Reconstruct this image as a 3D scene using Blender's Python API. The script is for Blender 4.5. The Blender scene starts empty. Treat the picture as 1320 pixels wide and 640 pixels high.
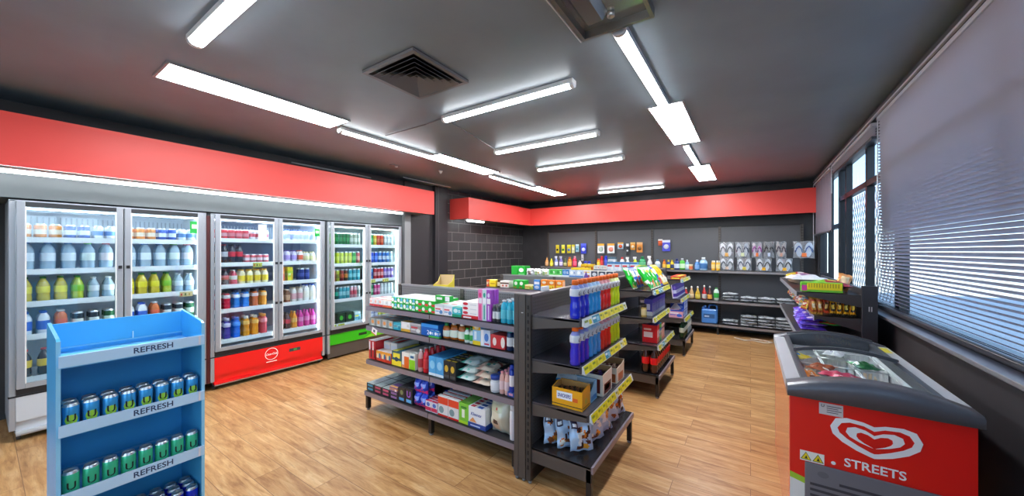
import bpy, math, random
from mathutils import Matrix, Vector
R = random.Random(7)
sc = bpy.context.scene
COL = sc.collection
PI = math.pi

# ------------------------------------------------------------------ materials
_mc = {}
def lin(h):
    h = h.lstrip('#')
    c = [int(h[i:i+2], 16)/255 for i in (0, 2, 4)]
    return [x/12.92 if x <= .04045 else ((x+.055)/1.055)**2.4 for x in c]
def bs(m):
    m.use_nodes = True
    return m.node_tree.nodes['Principled BSDF']
def mat(h, rough=.45, metal=0.0, emit=0.0, spec=.5, alpha=1.0, coat=0.0):
    k = (h, rough, metal, emit, spec, alpha, coat)
    if k in _mc: return _mc[k]
    m = bpy.data.materials.new('mat_%s' % h.lstrip('#'))
    b = bs(m); c = lin(h)
    b.inputs['Base Color'].default_value = (*c, 1)
    b.inputs['Roughness'].default_value = rough
    b.inputs['Metallic'].default_value = metal
    b.inputs['Specular IOR Level'].default_value = spec
    b.inputs['Coat Weight'].default_value = coat
    if emit:
        b.inputs['Emission Color'].default_value = (*c, 1)
        b.inputs['Emission Strength'].default_value = emit
    if alpha < 1: b.inputs['Alpha'].default_value = alpha
    _mc[k] = m
    return m
def clear(name, tint, transp=.85, rough=.05, milky=False):
    """thin clear sheet: see-through plus a glossy reflection"""
    m = bpy.data.materials.new(name); m.use_nodes = True
    nt = m.node_tree; nt.nodes.clear()
    o = nt.nodes.new('ShaderNodeOutputMaterial'); mx = nt.nodes.new('ShaderNodeMixShader')
    t = nt.nodes.new('ShaderNodeBsdfTransparent'); g = nt.nodes.new('ShaderNodeBsdfPrincipled')
    t.inputs[0].default_value = (*lin(tint), 1)
    if not milky: nt.nodes.remove(g); g = nt.nodes.new('ShaderNodeBsdfGlossy'); g.inputs['Color'].default_value = (*lin(tint), 1)
    else: g.inputs['Base Color'].default_value = (*lin(tint), 1)
    g.inputs['Roughness'].default_value = rough
    mx.inputs[0].default_value = transp
    nt.links.new(g.outputs[0], mx.inputs[1]); nt.links.new(t.outputs[0], mx.inputs[2]); nt.links.new(mx.outputs[0], o.inputs[0])
    return m
GLASS = clear('door_glass', '#f4fbff', .93, .03)
WGLASS = clear('window_glass', '#f4fbff', .92, .03)
LIDGLASS = clear('lid_glass', '#f6fbfc', .94, .04)
BAG = clear('clear_bag', '#eef0f4', .8, .15, True)
CLEARPET = clear('clear_plastic', '#d8ecf8', .45, .1, True)

def node_mat(name):
    m = bpy.data.materials.new(name); b = bs(m)
    return m, m.node_tree, b
def floor_mat():
    m, nt, b = node_mat('wood_plank_floor'); L = nt.links.new; N = nt.nodes.new
    tc = N('ShaderNodeTexCoord'); mp = N('ShaderNodeMapping'); L(tc.outputs['Object'], mp.inputs[0])
    br = N('ShaderNodeTexBrick'); L(mp.outputs[0], br.inputs[0])
    br.offset = .37; br.offset_frequency = 2
    for k, v in (('Scale', 1.0), ('Mortar Size', .002), ('Mortar Smooth', .3), ('Bias', 0.0), ('Brick Width', 1.22), ('Row Height', .18)):
        br.inputs[k].default_value = v
    br.inputs['Color1'].default_value = (.0, .0, .0, 1); br.inputs['Color2'].default_value = (1, 1, 1, 1); br.inputs['Mortar'].default_value = (.3, .3, .3, 1)
    br2 = N('ShaderNodeTexBrick'); L(mp.outputs[0], br2.inputs[0]); br2.offset = .43
    for k, v in (('Scale', 1.0), ('Mortar Size', .0004), ('Brick Width', .71), ('Row Height', .06)):
        br2.inputs[k].default_value = v
    br2.inputs['Color1'].default_value = (0, 0, 0, 1); br2.inputs['Color2'].default_value = (1, 1, 1, 1); br2.inputs['Mortar'].default_value = (.4, .4, .4, 1)
    # grain stretched along the planks
    mp2 = N('ShaderNodeMapping'); L(tc.outputs['Object'], mp2.inputs[0]); mp2.inputs['Scale'].default_value = (1.1, 9, 1)
    adv = N('ShaderNodeMixRGB'); adv.blend_type = 'ADD'; adv.inputs[0].default_value = 1
    L(mp2.outputs[0], adv.inputs[1]); L(br.outputs[0], adv.inputs[2])
    n1 = N('ShaderNodeTexNoise'); n1.inputs['Scale'].default_value = 2.2; n1.inputs['Detail'].default_value = 7; n1.inputs['Roughness'].default_value = .62; n1.inputs['Distortion'].default_value = .8
    L(adv.outputs[0], n1.inputs['Vector'])
    n2 = N('ShaderNodeTexNoise'); n2.inputs['Scale'].default_value = 9; n2.inputs['Detail'].default_value = 6; n2.inputs['Roughness'].default_value = .7
    L(adv.outputs[0], n2.inputs['Vector'])
    cr = N('ShaderNodeValToRGB'); L(n1.outputs[0], cr.inputs[0])
    e = cr.color_ramp.elements
    e[0].position = .3; e[0].color = (*lin('#a5723f'), 1); e[1].position = .72; e[1].color = (*lin('#e3c090'), 1)
    x = cr.color_ramp.elements.new(.5); x.color = (*lin('#cd9f69'), 1)
    mix = N('ShaderNodeMixRGB'); mix.blend_type = 'MULTIPLY'; mix.inputs[0].default_value = .5
    cr2 = N('ShaderNodeValToRGB'); L(br2.outputs[0], cr2.inputs[0]); cr2.color_ramp.elements[0].color = (.72, .62, .52, 1); cr2.color_ramp.elements[1].color = (1, 1, 1, 1)
    L(cr.outputs[0], mix.inputs[1]); L(cr2.outputs[0], mix.inputs[2])
    mix2 = N('ShaderNodeMixRGB'); mix2.blend_type = 'MULTIPLY'; mix2.inputs[0].default_value = .5
    cr3 = N('ShaderNodeValToRGB'); L(n2.outputs[0], cr3.inputs[0]); cr3.color_ramp.elements[0].position = .3; cr3.color_ramp.elements[0].color = (.5, .38, .28, 1); cr3.color_ramp.elements[1].position = .5; cr3.color_ramp.elements[1].color = (1, 1, 1, 1)
    L(mix.outputs[0], mix2.inputs[1]); L(cr3.outputs[0], mix2.inputs[2])
    tone = N('ShaderNodeMixRGB'); tone.blend_type = 'MULTIPLY'; tone.inputs[0].default_value = .5
    cr4 = N('ShaderNodeValToRGB'); L(br.outputs[0], cr4.inputs[0]); cr4.color_ramp.elements[0].color = (.62, .5, .38, 1); cr4.color_ramp.elements[1].color = (1, 1, 1, 1)
    L(mix2.outputs[0], tone.inputs[1]); L(cr4.outputs[0], tone.inputs[2])
    seam = N('ShaderNodeMixRGB'); L(br.outputs['Fac'], seam.inputs[0]); L(tone.outputs[0], seam.inputs[1]); seam.inputs[2].default_value = (*lin('#7a5433'), 1)
    L(seam.outputs[0], b.inputs['Base Color'])
    b.inputs['Roughness'].default_value = .36; b.inputs['Specular IOR Level'].default_value = .35
    return m
def block_mat(rot):
    m, nt, b = node_mat('black_block_wall'); L = nt.links.new; N = nt.nodes.new
    tc = N('ShaderNodeTexCoord'); sx = N('ShaderNodeSeparateXYZ'); cx = N('ShaderNodeCombineXYZ')
    L(tc.outputs['Object'], sx.inputs[0]); L(sx.outputs[rot], cx.inputs[0]); L(sx.outputs[2], cx.inputs[1])
    br = N('ShaderNodeTexBrick'); L(cx.outputs[0], br.inputs[0])
    for k, v in (('Scale', 1.0), ('Mortar Size', .006), ('Mortar Smooth', .2), ('Brick Width', .4), ('Row Height', .2)):
        br.inputs[k].default_value = v
    br.inputs['Color1'].default_value = (*lin('#3b393b'), 1); br.inputs['Color2'].default_value = (*lin('#454345'), 1); br.inputs['Mortar'].default_value = (*lin('#7e7a7a'), 1)
    L(br.outputs[0], b.inputs['Base Color'])
    n = N('ShaderNodeTexNoise'); n.inputs['Scale'].default_value = 60
    bp = N('ShaderNodeBump'); bp.inputs['Strength'].default_value = .25; bp.inputs['Distance'].default_value = .01
    iv = N('ShaderNodeMath'); iv.operation = 'SUBTRACT'; L(n.outputs[0], iv.inputs[0]); L(br.outputs['Fac'], iv.inputs[1])
    L(iv.outputs[0], bp.inputs['Height']); L(bp.outputs[0], b.inputs['Normal'])
    b.inputs['Roughness'].default_value = .5
    return m
def satin_mat(name, h, rough, bump=.1, scale=3.0, var=.15):
    m, nt, b = node_mat(name); L = nt.links.new; N = nt.nodes.new
    tc = N('ShaderNodeTexCoord'); n = N('ShaderNodeTexNoise'); L(tc.outputs['Object'], n.inputs['Vector'])
    n.inputs['Scale'].default_value = scale; n.inputs['Detail'].default_value = 4
    cr = N('ShaderNodeValToRGB'); L(n.outputs[0], cr.inputs[0]); c = lin(h)
    cr.color_ramp.elements[0].position = .3; cr.color_ramp.elements[1].position = .7
    cr.color_ramp.elements[0].color = (*[x*(1-var) for x in c], 1); cr.color_ramp.elements[1].color = (*[min(1, x*(1+var)) for x in c], 1)
    L(cr.outputs[0], b.inputs['Base Color'])
    mr = N('ShaderNodeMapRange'); L(n.outputs[0], mr.inputs[0]); mr.inputs[3].default_value = rough-.06; mr.inputs[4].default_value = rough+.08
    L(mr.outputs[0], b.inputs['Roughness'])
    bp = N('ShaderNodeBump'); bp.inputs['Strength'].default_value = bump; bp.inputs['Distance'].default_value = .02
    L(n.outputs[0], bp.inputs['Height']); L(bp.outputs[0], b.inputs['Normal'])
    return m
def perforated_mat(name, h, h2, pitch=.025):
    """powder-coated sheet with a grid of punched holes (object x/z)"""
    m, nt, b = node_mat(name); L = nt.links.new; N = nt.nodes.new
    tc = N('ShaderNodeTexCoord'); sx = N('ShaderNodeSeparateXYZ'); L(tc.outputs['Object'], sx.inputs[0])
    ds = []
    for i in (0, 2):
        a = N('ShaderNodeMath'); a.operation = 'DIVIDE'; L(sx.outputs[i], a.inputs[0]); a.inputs[1].default_value = pitch
        f = N('ShaderNodeMath'); f.operation = 'FRACT'; L(a.outputs[0], f.inputs[0])
        s = N('ShaderNodeMath'); s.operation = 'SUBTRACT'; L(f.outputs[0], s.inputs[0]); s.inputs[1].default_value = .5
        p = N('ShaderNodeMath'); p.operation = 'MULTIPLY'; L(s.outputs[0], p.inputs[0]); L(s.outputs[0], p.inputs[1])
        ds.append(p)
    ad = N('ShaderNodeMath'); ad.operation = 'ADD'; L(ds[0].outputs[0], ad.inputs[0]); L(ds[1].outputs[0], ad.inputs[1])
    lt = N('ShaderNodeMath'); lt.operation = 'LESS_THAN'; L(ad.outputs[0], lt.inputs[0]); lt.inputs[1].default_value = .03
    mx = N('ShaderNodeMixRGB'); L(lt.outputs[0], mx.inputs[0]); mx.inputs[1].default_value = (*lin(h), 1); mx.inputs[2].default_value = (*lin(h2), 1)
    L(mx.outputs[0], b.inputs['Base Color']); b.inputs['Roughness'].default_value = .38
    return m

M_FLOOR = floor_mat()
M_BLOCK_Y = block_mat(1)
M_CEIL = satin_mat('satin_black_ceiling', '#81909c', .38, .12, 1.6, .12)
M_WALL = satin_mat('black_painted_wall', '#3a383b', .45, .1, 4)
M_GREYWALL = satin_mat('grey_painted_board', '#5f6669', .4, .06, 3, .06)
M_COLUMN = mat('#8d8f92', .45)
M_RED = mat('#f8524c', .42)
M_SHELF = mat('#3f3b3d', .33, .25)
M_SHELFLIP = mat('#8d8490', .35, .3)
M_PERF = perforated_mat('perforated_panel', '#4a484b', '#161416')
M_PERF2 = perforated_mat('grey_perforated_panel', '#727173', '#3a393b')
M_UP = mat('#5a534f', .4, .3)
M_SLOT = mat('#0d0c0c', .6)
M_LEG = mat('#332d29', .4, .3)
M_STEEL = mat('#b9bcc0', .3, .8)
M_ALU = mat('#d6d9dc', .28, .9)
M_WHITE = mat('#f2f2f0', .35)
M_LINER = mat('#f4f7fa', .4)
M_FRG = mat('#a9aeb6', .35, .4)
M_FRD = mat('#2b2c30', .35)
M_LED = mat('#f6fbff', .5, 0, 9.0)
M_TUBE = mat('#f6fbff', .5, 0, 5.0)
M_PANEL = mat('#fbfdff', .5, 0, 10.0)
M_FLED = mat('#f0f8ff', .5, 0, 4.5)

# ------------------------------------------------------------------ mesh builder
_tx = {}
def text_polys(s, shear=0.0):
    k = (s, shear)
    if k in _tx: return _tx[k]
    cu = bpy.data.curves.new('t', 'FONT'); cu.body = s; cu.size = 1; cu.shear = shear; cu.resolution_u = 3; cu.offset = .018
    ob = bpy.data.objects.new('t', cu); COL.objects.link(ob)
    dg = bpy.context.evaluated_depsgraph_get()
    me = ob.evaluated_get(dg).to_mesh()
    vs = [tuple(v.co) for v in me.vertices]; fs = [tuple(p.vertices) for p in me.polygons]
    ob.evaluated_get(dg).to_mesh_clear()
    bpy.data.objects.remove(ob); bpy.data.curves.remove(cu)
    xs = [v[0] for v in vs]; ys = [v[1] for v in vs]
    x0, x1, y0, y1 = min(xs), max(xs), min(ys), max(ys)
    vs = [((v[0]-x0)/(x1-x0), (v[1]-y0)/(y1-y0)) for v in vs]
    _tx[k] = (vs, fs, (x1-x0)/(y1-y0))
    return _tx[k]

class MB:
    def __init__(s):
        s.v = []; s.f = []; s.m = []; s.sm = []; s.mats = []; s.M = None
    def mi(s, m):
        if isinstance(m, str): m = mat(m)
        if m not in s.mats: s.mats.append(m)
        return s.mats.index(m)
    def add(s, vs, fs, m, smooth=False):
        b = len(s.v)
        if s.M is not None: vs = [tuple(s.M @ Vector(p)) for p in vs]
        s.v += [tuple(p) for p in vs]
        one = None if isinstance(m, list) else s.mi(m)
        for i, f in enumerate(fs):
            s.f.append(tuple(b+j for j in f)); s.m.append(one if one is not None else s.mi(m[i])); s.sm.append(smooth)
        return s
    def box(s, x0, y0, z0, x1, y1, z1, m, c=0.0):
        if c <= 0:
            v = [(x, y, z) for z in (z0, z1) for y in (y0, y1) for x in (x0, x1)]
            return s.add(v, [(0, 2, 3, 1), (4, 5, 7, 6), (0, 1, 5, 4), (2, 6, 7, 3), (0, 4, 6, 2), (1, 3, 7, 5)], m)
        # vertical edges and rims chamfered
        c = min(c, (x1-x0)*.45, (y1-y0)*.45, (z1-z0)*.45)
        def ring(z, i):
            a, b_, d, e = x0+i, x1-i, y0+i, y1-i
            k = c
            return [(a+k, d, z), (b_-k, d, z), (b_, d+k, z), (b_, e-k, z), (b_-k, e, z), (a+k, e, z), (a, e-k, z), (a, d+k, z)]
        rs = [ring(z0, c*.6), ring(z0+c*.8, 0), ring(z1-c*.8, 0), ring(z1, c*.6)]
        v = sum(rs, []); f = [tuple(range(7, -1, -1)), tuple(range(24, 32))]
        for r in range(3):
            for i in range(8):
                j = (i+1) % 8
                f.append((r*8+i, r*8+j, r*8+8+j, r*8+8+i))
        return s.add(v, f, m)
    def quad(s, a, b, c, d, m): return s.add([a, b, c, d], [(0, 1, 2, 3)], m)
    def poly(s, pts, m): return s.add(pts, [tuple(range(len(pts)))], m)
    def lathe(s, prof, m, n=14, cx=0, cy=0, sx=1.0, sy=1.0, smooth=True):
        v = []; f = []; ms = []
        for (r, z) in prof:
            for i in range(n):
                a = 2*PI*i/n
                v.append((cx+r*math.cos(a)*sx, cy+r*math.sin(a)*sy, z))
        for k in range(len(prof)-1):
            for i in range(n):
                j = (i+1) % n
                f.append((k*n+i, k*n+j, k*n+n+j, k*n+n+i)); ms.append(m[k] if isinstance(m, list) else m)
        if prof[0][0] > 1e-5: f.append(tuple(range(n-1, -1, -1))); ms.append(m[0] if isinstance(m, list) else m)
        if prof[-1][0] > 1e-5: f.append(tuple(range((len(prof)-1)*n, len(prof)*n))); ms.append(m[-1] if isinstance(m, list) else m)
        return s.add(v, f, ms, smooth)
    def tube(s, p, q, r, m, n=8, smooth=True):
        p = Vector(p); q = Vector(q); d = (q-p)
        if d.length < 1e-6: return s
        z = d.normalized(); x = z.orthogonal().normalized(); y = z.cross(x)
        v = []
        for c in (p, q):
            for i in range(n):
                a = 2*PI*i/n
                v.append(tuple(c + x*math.cos(a)*r + y*math.sin(a)*r))
        f = [(i, (i+1) % n, n+(i+1) % n, n+i) for i in range(n)] + [tuple(range(n-1, -1, -1)), tuple(range(n, 2*n))]
        return s.add(v, f, m, smooth)
    def path(s, pts, r, m, n=6):
        for a, b in zip(pts, pts[1:]): s.tube(a, b, r, m, n)
        return s
    def prism(s, pts, axis, a0, a1, m):
        def P(u, v, a): return {'x': (a, u, v), 'y': (u, a, v), 'z': (u, v, a)}[axis]
        n = len(pts)
        v = [P(u, w, a0) for u, w in pts] + [P(u, w, a1) for u, w in pts]
        f = [tuple(range(n-1, -1, -1)), tuple(range(n, 2*n))] + [(i, (i+1) % n, n+(i+1) % n, n+i) for i in range(n)]
        return s.add(v, f, m)
    def strip(s, A, B, m):
        v = list(A)+list(B); n = len(A)
        return s.add(v, [(i, i+1, n+i+1, n+i) for i in range(n-1)], m)
    def text(s, t, fn, h, m, shear=0.0, maxw=None):
        """fn(u, v) maps metres on the face (centred) to a point"""
        vs, fs, ar = text_polys(t, shear)
        w = h*ar
        if maxw and w > maxw: h *= max(maxw/w, .55)**.7; w = maxw
        return s.add([fn((v[0]-.5)*w, (v[1]-.5)*h) for v in vs], fs, m)
    def grid(s, fn, nu, nv, mf, smooth=True):
        v = [fn(i/nu, j/nv) for j in range(nv+1) for i in range(nu+1)]
        f = []; ms = []
        for j in range(nv):
            for i in range(nu):
                a = j*(nu+1)+i
                f.append((a, a+1, a+nu+2, a+nu+1)); ms.append(mf((i+.5)/nu, (j+.5)/nv) if callable(mf) else mf)
        return s.add(v, f, ms, smooth)
    def mesh(s, name):
        me = bpy.data.meshes.new(name)
        me.from_pydata(s.v, [], s.f)
        for m in s.mats: me.materials.append(m)
        me.polygons.foreach_set('material_index', s.m)
        me.polygons.foreach_set('use_smooth', s.sm)
        me.update()
        return me
    def obj(s, name, parent=None, bevel=0):
        o = bpy.data.objects.new(name, s.mesh(name)); COL.objects.link(o)
        if parent: o.parent = parent
        if bevel:
            b = o.modifiers.new('bevel', 'BEVEL'); b.width = bevel; b.segments = 2; b.limit_method = 'ANGLE'
        return o

# ------------------------------------------------------------------ things
THINGS = []
def tag(o, label, cat, group=None):
    o['label'] = label; o['category'] = cat
    if group: o['group'] = group
    THINGS.append(o)
    return o
def structure(mb, name):
    o = mb.obj(name); o['kind'] = 'structure'
    return o
def empty(name, loc, rz, label, cat, group=None):
    o = bpy.data.objects.new(name, None); COL.objects.link(o); o.empty_display_size = .1
    o.location = loc; o.rotation_euler = (0, 0, rz)
    return tag(o, label, cat, group)
class Proto:
    """a kind of product: its parts (name, mesh, index of parent part or -1), width, depth, height"""
    def __init__(s, name, w, d, h, parts):
        s.name, s.w, s.d, s.h, s.parts = name, w, d, h, parts
    def place(s, loc, rz, label, cat, group=None, rot=None):
        e = rot if rot else (0, 0, rz)
        if len(s.parts) == 1:
            o = bpy.data.objects.new(s.name, s.parts[0][1]); COL.objects.link(o)
            o.location = loc; o.rotation_euler = e
            return tag(o, label, cat, group)
        r = bpy.data.objects.new(s.name, None); COL.objects.link(r); r.empty_display_size = .03
        r.location = loc; r.rotation_euler = e
        made = []
        for n, me, p in s.parts:
            o = bpy.data.objects.new(n, me); COL.objects.link(o); o.parent = r if p < 0 else made[p]; made.append(o)
        return tag(r, label, cat, group)
class Frame:
    """local x along a shelf, local -y towards the shopper"""
    def __init__(s, ox, oy, rz, oz=0.0): s.ox, s.oy, s.rz, s.oz = ox, oy, rz, oz
    def w(s, x, y, z=0):
        c, n = math.cos(s.rz), math.sin(s.rz)
        return (s.ox+x*c-y*n, s.oy+x*n+y*c, s.oz+z)
    def put(s, p, x, yf, z, label, cat, group=None, turn=0.0, tilt=0.0):
        """yf = local y of the item's front face"""
        loc = s.w(x, yf+p.d/2, z+.0015)
        return p.place(loc, s.rz+turn, label, cat, group, rot=(tilt, 0, s.rz+turn) if tilt else None)

# ------------------------------------------------------------------ product kinds
def face_fn(f, w, d, h, e=.0006):
    if f == 'F': return lambda u, v: (-w/2+u*w, -d/2-e, v*h)
    if f == 'R': return lambda u, v: (w/2+e, -d/2+u*d, v*h)
    if f == 'L': return lambda u, v: (-w/2-e, d/2-u*d, v*h)
    return lambda u, v: (-w/2+u*w, -d/2+v*d, h+e)
def art_on(mb, w, d, h, art):
    for a in art:
        f, k, u0, v0, u1, v1, c = a[:7]
        fn = face_fn(f, w, d, h, .0006 if k == 'r' else (.0012 if k == 'e' else .0018))
        fw, fh = {'F': (w, h), 'R': (d, h), 'L': (d, h), 'T': (w, d)}[f]
        if k == 'r': mb.poly([fn(u0, v0), fn(u1, v0), fn(u1, v1), fn(u0, v1)], c)
        elif k == 'e':
            cu, cv, ru, rv = (u0+u1)/2, (v0+v1)/2, (u1-u0)/2, (v1-v0)/2
            mb.poly([fn(cu+ru*math.cos(2*PI*i/12), cv+rv*math.sin(2*PI*i/12)) for i in range(12)], c)
        elif k == 'd': mb.poly([fn(u0, v0), fn(u1, v0), fn((u0+u1)/2, v1)], c)
        elif k == 't':
            cu, cv = (u0+u1)/2, (v0+v1)/2
            hh = (v1-v0)*fh
            mb.text(a[7], lambda x, y: fn(cu+x/fw, cv+y/fh), hh, c, a[8] if len(a) > 8 else 0, (u1-u0)*fw)
def auto_art(c1, c2, c3, style=0):
    A = []
    for f in ('F', 'L', 'R'):
        if style == 0: A += [(f, 'r', 0, 0, 1, .28, c1), (f, 'e', .15, .42, .62, .86, c2), (f, 'r', .68, .5, .92, .58, c3), (f, 'r', .68, .66, .88, .74, c3)]
        elif style == 1: A += [(f, 'r', 0, .3, 1, .72, c1), (f, 'r', .1, .44, .6, .58, c2), (f, 'e', .68, .1, .95, .6, c3)]
        elif style == 2: A += [(f, 'r', 0, .0, .3, 1, c1), (f, 'e', .38, .3, .85, .8, c2), (f, 'r', .38, .1, .9, .2, c3)]
        elif style == 3: A += [(f, 'd', .0, .0, .8, .9, c1), (f, 'r', .1, .7, .9, .84, c2), (f, 'e', .6, .1, .92, .45, c3)]
        elif style == 4: A += [(f, 'r', .06, .1, .94, .9, c1), (f, 'e', .2, .3, .8, .75, c2), (f, 'r', .25, .16, .75, .24, c3)]
        elif style == 5: A += [(f, 'r', 0, .8, 1, 1, c1), (f, 'r', .08, .5, .7, .66, c2), (f, 'r', .08, .3, .5, .4, c3), (f, 'e', .55, .1, .95, .5, c3)]
    A += [('T', 'r', 0, .0, 1, .3, c1), ('T', 'r', .15, .45, .8, .65, c2)]
    return A
_pc = {}
def cached(fn):
    def g(*a, **k):
        key = (fn.__name__, repr(a), repr(sorted(k.items(), key=str)))
        if key not in _pc: _pc[key] = fn(*a, **k)
        return _pc[key]
    return g
@cached
def carton(name, w, d, h, base, art=(), rough=.35):
    mb = MB(); mb.box(-w/2, -d/2, 0, w/2, d/2, h, mat(base, rough), .0015)
    art_on(mb, w, d, h, art)
    return Proto(name, w, d, h, [(name, mb.mesh(name), -1)])
@cached
def bottle(name, r, h, body, cap, label, kind='soda', shoulder=None, n=12, text=None, textcol='#ffffff', rough=.2):
    mb = MB(); lb = MB(); cp = MB()
    bm = mat(body, rough, coat=.3) if isinstance(body, str) else body
    sm = mat(shoulder, .3) if shoulder else bm
    if kind == 'sports':
        prof = [(r*.82, 0), (r*.98, .02*h), (r*.98, .1*h), (r*.92, .14*h), (r*.97, .2*h), (r*.97, .32*h), (r*.84, .42*h), (r*.86, .5*h), (r, .58*h), (r*.97, .74*h), (r*.7, .83*h), (r*.46, .87*h)]
        mb.lathe(prof, [bm]*8+[sm]*3, n)
        lb.lathe([(r*1.005, .585*h), (r*1.03, .6*h), (r*1.01, .73*h), (r*.93, .77*h)], mat(label, .4), n)
        cp.lathe([(r*.5, .87*h), (r*.62, .875*h), (r*.62, .955*h), (r*.56, h)], mat(cap, .4), n)
        if text:
            rr = r*1.035
            for a0 in (-PI/2, -PI/2+.001*0):
                lb.text(text, lambda u, v: (rr*math.cos(a0+u/rr), rr*math.sin(a0+u/rr), .665*h+v), r*1.0, textcol, .3)
    elif kind == 'soda':
        mb.lathe([(r*.7, 0), (r, .04*h), (r, .22*h), (r*.93, .3*h), (r, .38*h), (r, .62*h), (r*.75, .76*h), (r*.36, .9*h), (r*.36, .93*h)], bm, n)
        lb.lathe([(r*.96, .34*h), (r*1.02, .38*h), (r*1.02, .6*h), (r*.98, .63*h)], mat(label, .4), n)
        cp.lathe([(r*.36, .93*h), (r*.45, .932*h), (r*.45, .99*h), (r*.4, h)], mat(cap, .4), n)
    elif kind == 'water':
        mb.lathe([(r*.9, 0), (r, .03*h), (r*.94, .1*h), (r, .16*h), (r*.94, .22*h), (r, .28*h), (r, .66*h), (r*.85, .78*h), (r*.36, .92*h), (r*.36, .94*h)], bm, n)
        lb.lathe([(r*1.01, .32*h), (r*1.02, .33*h), (r*1.02, .6*h), (r*1.01, .61*h)], mat(label, .4), n)
        cp.lathe([(r*.36, .94*h), (r*.46, .942*h), (r*.46, .99*h), (r*.42, h)], mat(cap, .4), n)
    elif kind == 'milk':
        mb.lathe([(r*.92, 0), (r, .03*h), (r, .68*h), (r*.82, .8*h), (r*.48, .9*h), (r*.48, .92*h)], bm, n)
        lb.lathe([(r*1.01, .2*h), (r*1.02, .21*h), (r*1.02, .58*h), (r*1.01, .59*h)], mat(label, .4), n)
        cp.lathe([(r*.48, .92*h), (r*.58, .922*h), (r*.58, .99*h), (r*.52, h)], mat(cap, .4), n)
    elif kind == 'sauce':
        mb.lathe([(r*.85, 0), (r, .03*h), (r, .42*h), (r*.8, .55*h), (r*.34, .74*h), (r*.3, .86*h)], bm, n)
        lb.lathe([(r*1.01, .08*h), (r*1.03, .09*h), (r*1.03, .38*h), (r*1.01, .39*h)], mat(label, .4), n)
        cp.lathe([(r*.3, .86*h), (r*.38, .862*h), (r*.34, .96*h), (r*.2, h)], mat(cap, .4), n)
    elif kind == 'flask':     # flat oval bottle
        mb.lathe([(r*.95, 0), (r, .03*h), (r, .62*h), (r*.7, .78*h), (r*.4, .82*h)], bm, n, sy=.6)
        lb.lathe([(r*1.01, .12*h), (r*1.02, .13*h), (r*1.02, .52*h), (r*1.01, .53*h)], mat(label, .4), n, sy=.62)
        cp.lathe([(r*.4, .82*h), (r*.46, .822*h), (r*.46, .98*h), (r*.4, h)], mat(cap, .4), n)
    elif kind == 'aerosol':
        mb.lathe([(r*.96, 0), (r, .015*h), (r, .78*h), (r*.8, .83*h)], bm, n)
        lb.lathe([(r*1.01, .2*h), (r*1.015, .21*h), (r*1.015, .6*h), (r*1.01, .61*h)], mat(label, .4), n)
        cp.lathe([(r*.8, .83*h), (r*.84, .832*h), (r*.8, .97*h), (r*.6, h)], mat(cap, .4), n)
    elif kind == 'spray':
        mb.lathe([(r*.95, 0), (r, .03*h), (r, .5*h), (r*.6, .66*h), (r*.4, .78*h)], bm, n, sy=.7)
        lb.lathe([(r*1.01, .1*h), (r*1.02, .11*h), (r*1.02, .44*h), (r*1.01, .45*h)], mat(label, .4), n, sy=.72)
        cp.lathe([(r*.4, .78*h), (r*.45, .782*h), (r*.3, .86*h)], mat(cap, .4), 8)
        cp.box(-r*.9, -r*.25, .86*h, r*.5, r*.25, h, mat(cap, .4), .003)
        cp.box(-r*.75, -r*.12, .76*h, -r*.55, r*.12, .87*h, mat(cap, .4))
    elif kind == 'jar':
        mb.lathe([(r*.94, 0), (r, .05*h), (r, .7*h), (r*.86, .78*h)], bm, n)
        lb.lathe([(r*1.01, .15*h), (r*1.02, .16*h), (r*1.02, .62*h), (r*1.01, .63*h)], mat(label, .4), n)
        cp.lathe([(r*.86, .78*h), (r*.98, .782*h), (r*.98, .97*h), (r*.92, h)], mat(cap, .4), n)
    return Proto(name, 2*r, 2*r, h, [('bottle_body', mb.mesh('bottle_body'), -1), ('wrap_label', lb.mesh('wrap_label'), -1), ('cap', cp.mesh('cap'), -1)])
@cached
def can(name, r, h, body, band=None, text=None, textcol='#101010', blob=None, n=14):
    mb = MB(); al = M_ALU
    b = mat(body, .3, .35)
    prof = [(r*.8, 0), (r, .05*h), (r, .3*h), (r, .62*h), (r, .9*h), (r*.84, .96*h), (r*.84, h), (r*.76, h), (r*.74, .975*h)]
    bb = mat(band, .3, .2) if band else b
    mb.lathe(prof, [al, b, bb, b, al, al, al, al], n)
    if blob:
        rr = r*1.012
        A = [(rr*math.cos(-PI/2+a), rr*math.sin(-PI/2+a), .44*h - .18*h*(1-(a/.8)**2)**.5) for a in (-.8, -.6, -.35, 0, .35, .6, .8)]
        B = [(p[0], p[1], 2*.44*h-p[2]) for p in A]
        mb.strip(A, B, blob)
    if text:
        rr = r*1.03
        mb.text(text, lambda u, v: (rr*math.cos(-PI/2+u/rr), rr*math.sin(-PI/2+u/rr), .5*h+v), h*.26, textcol)
    return Proto(name, 2*r, 2*r, h, [(name, mb.mesh(name), -1)])
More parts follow.
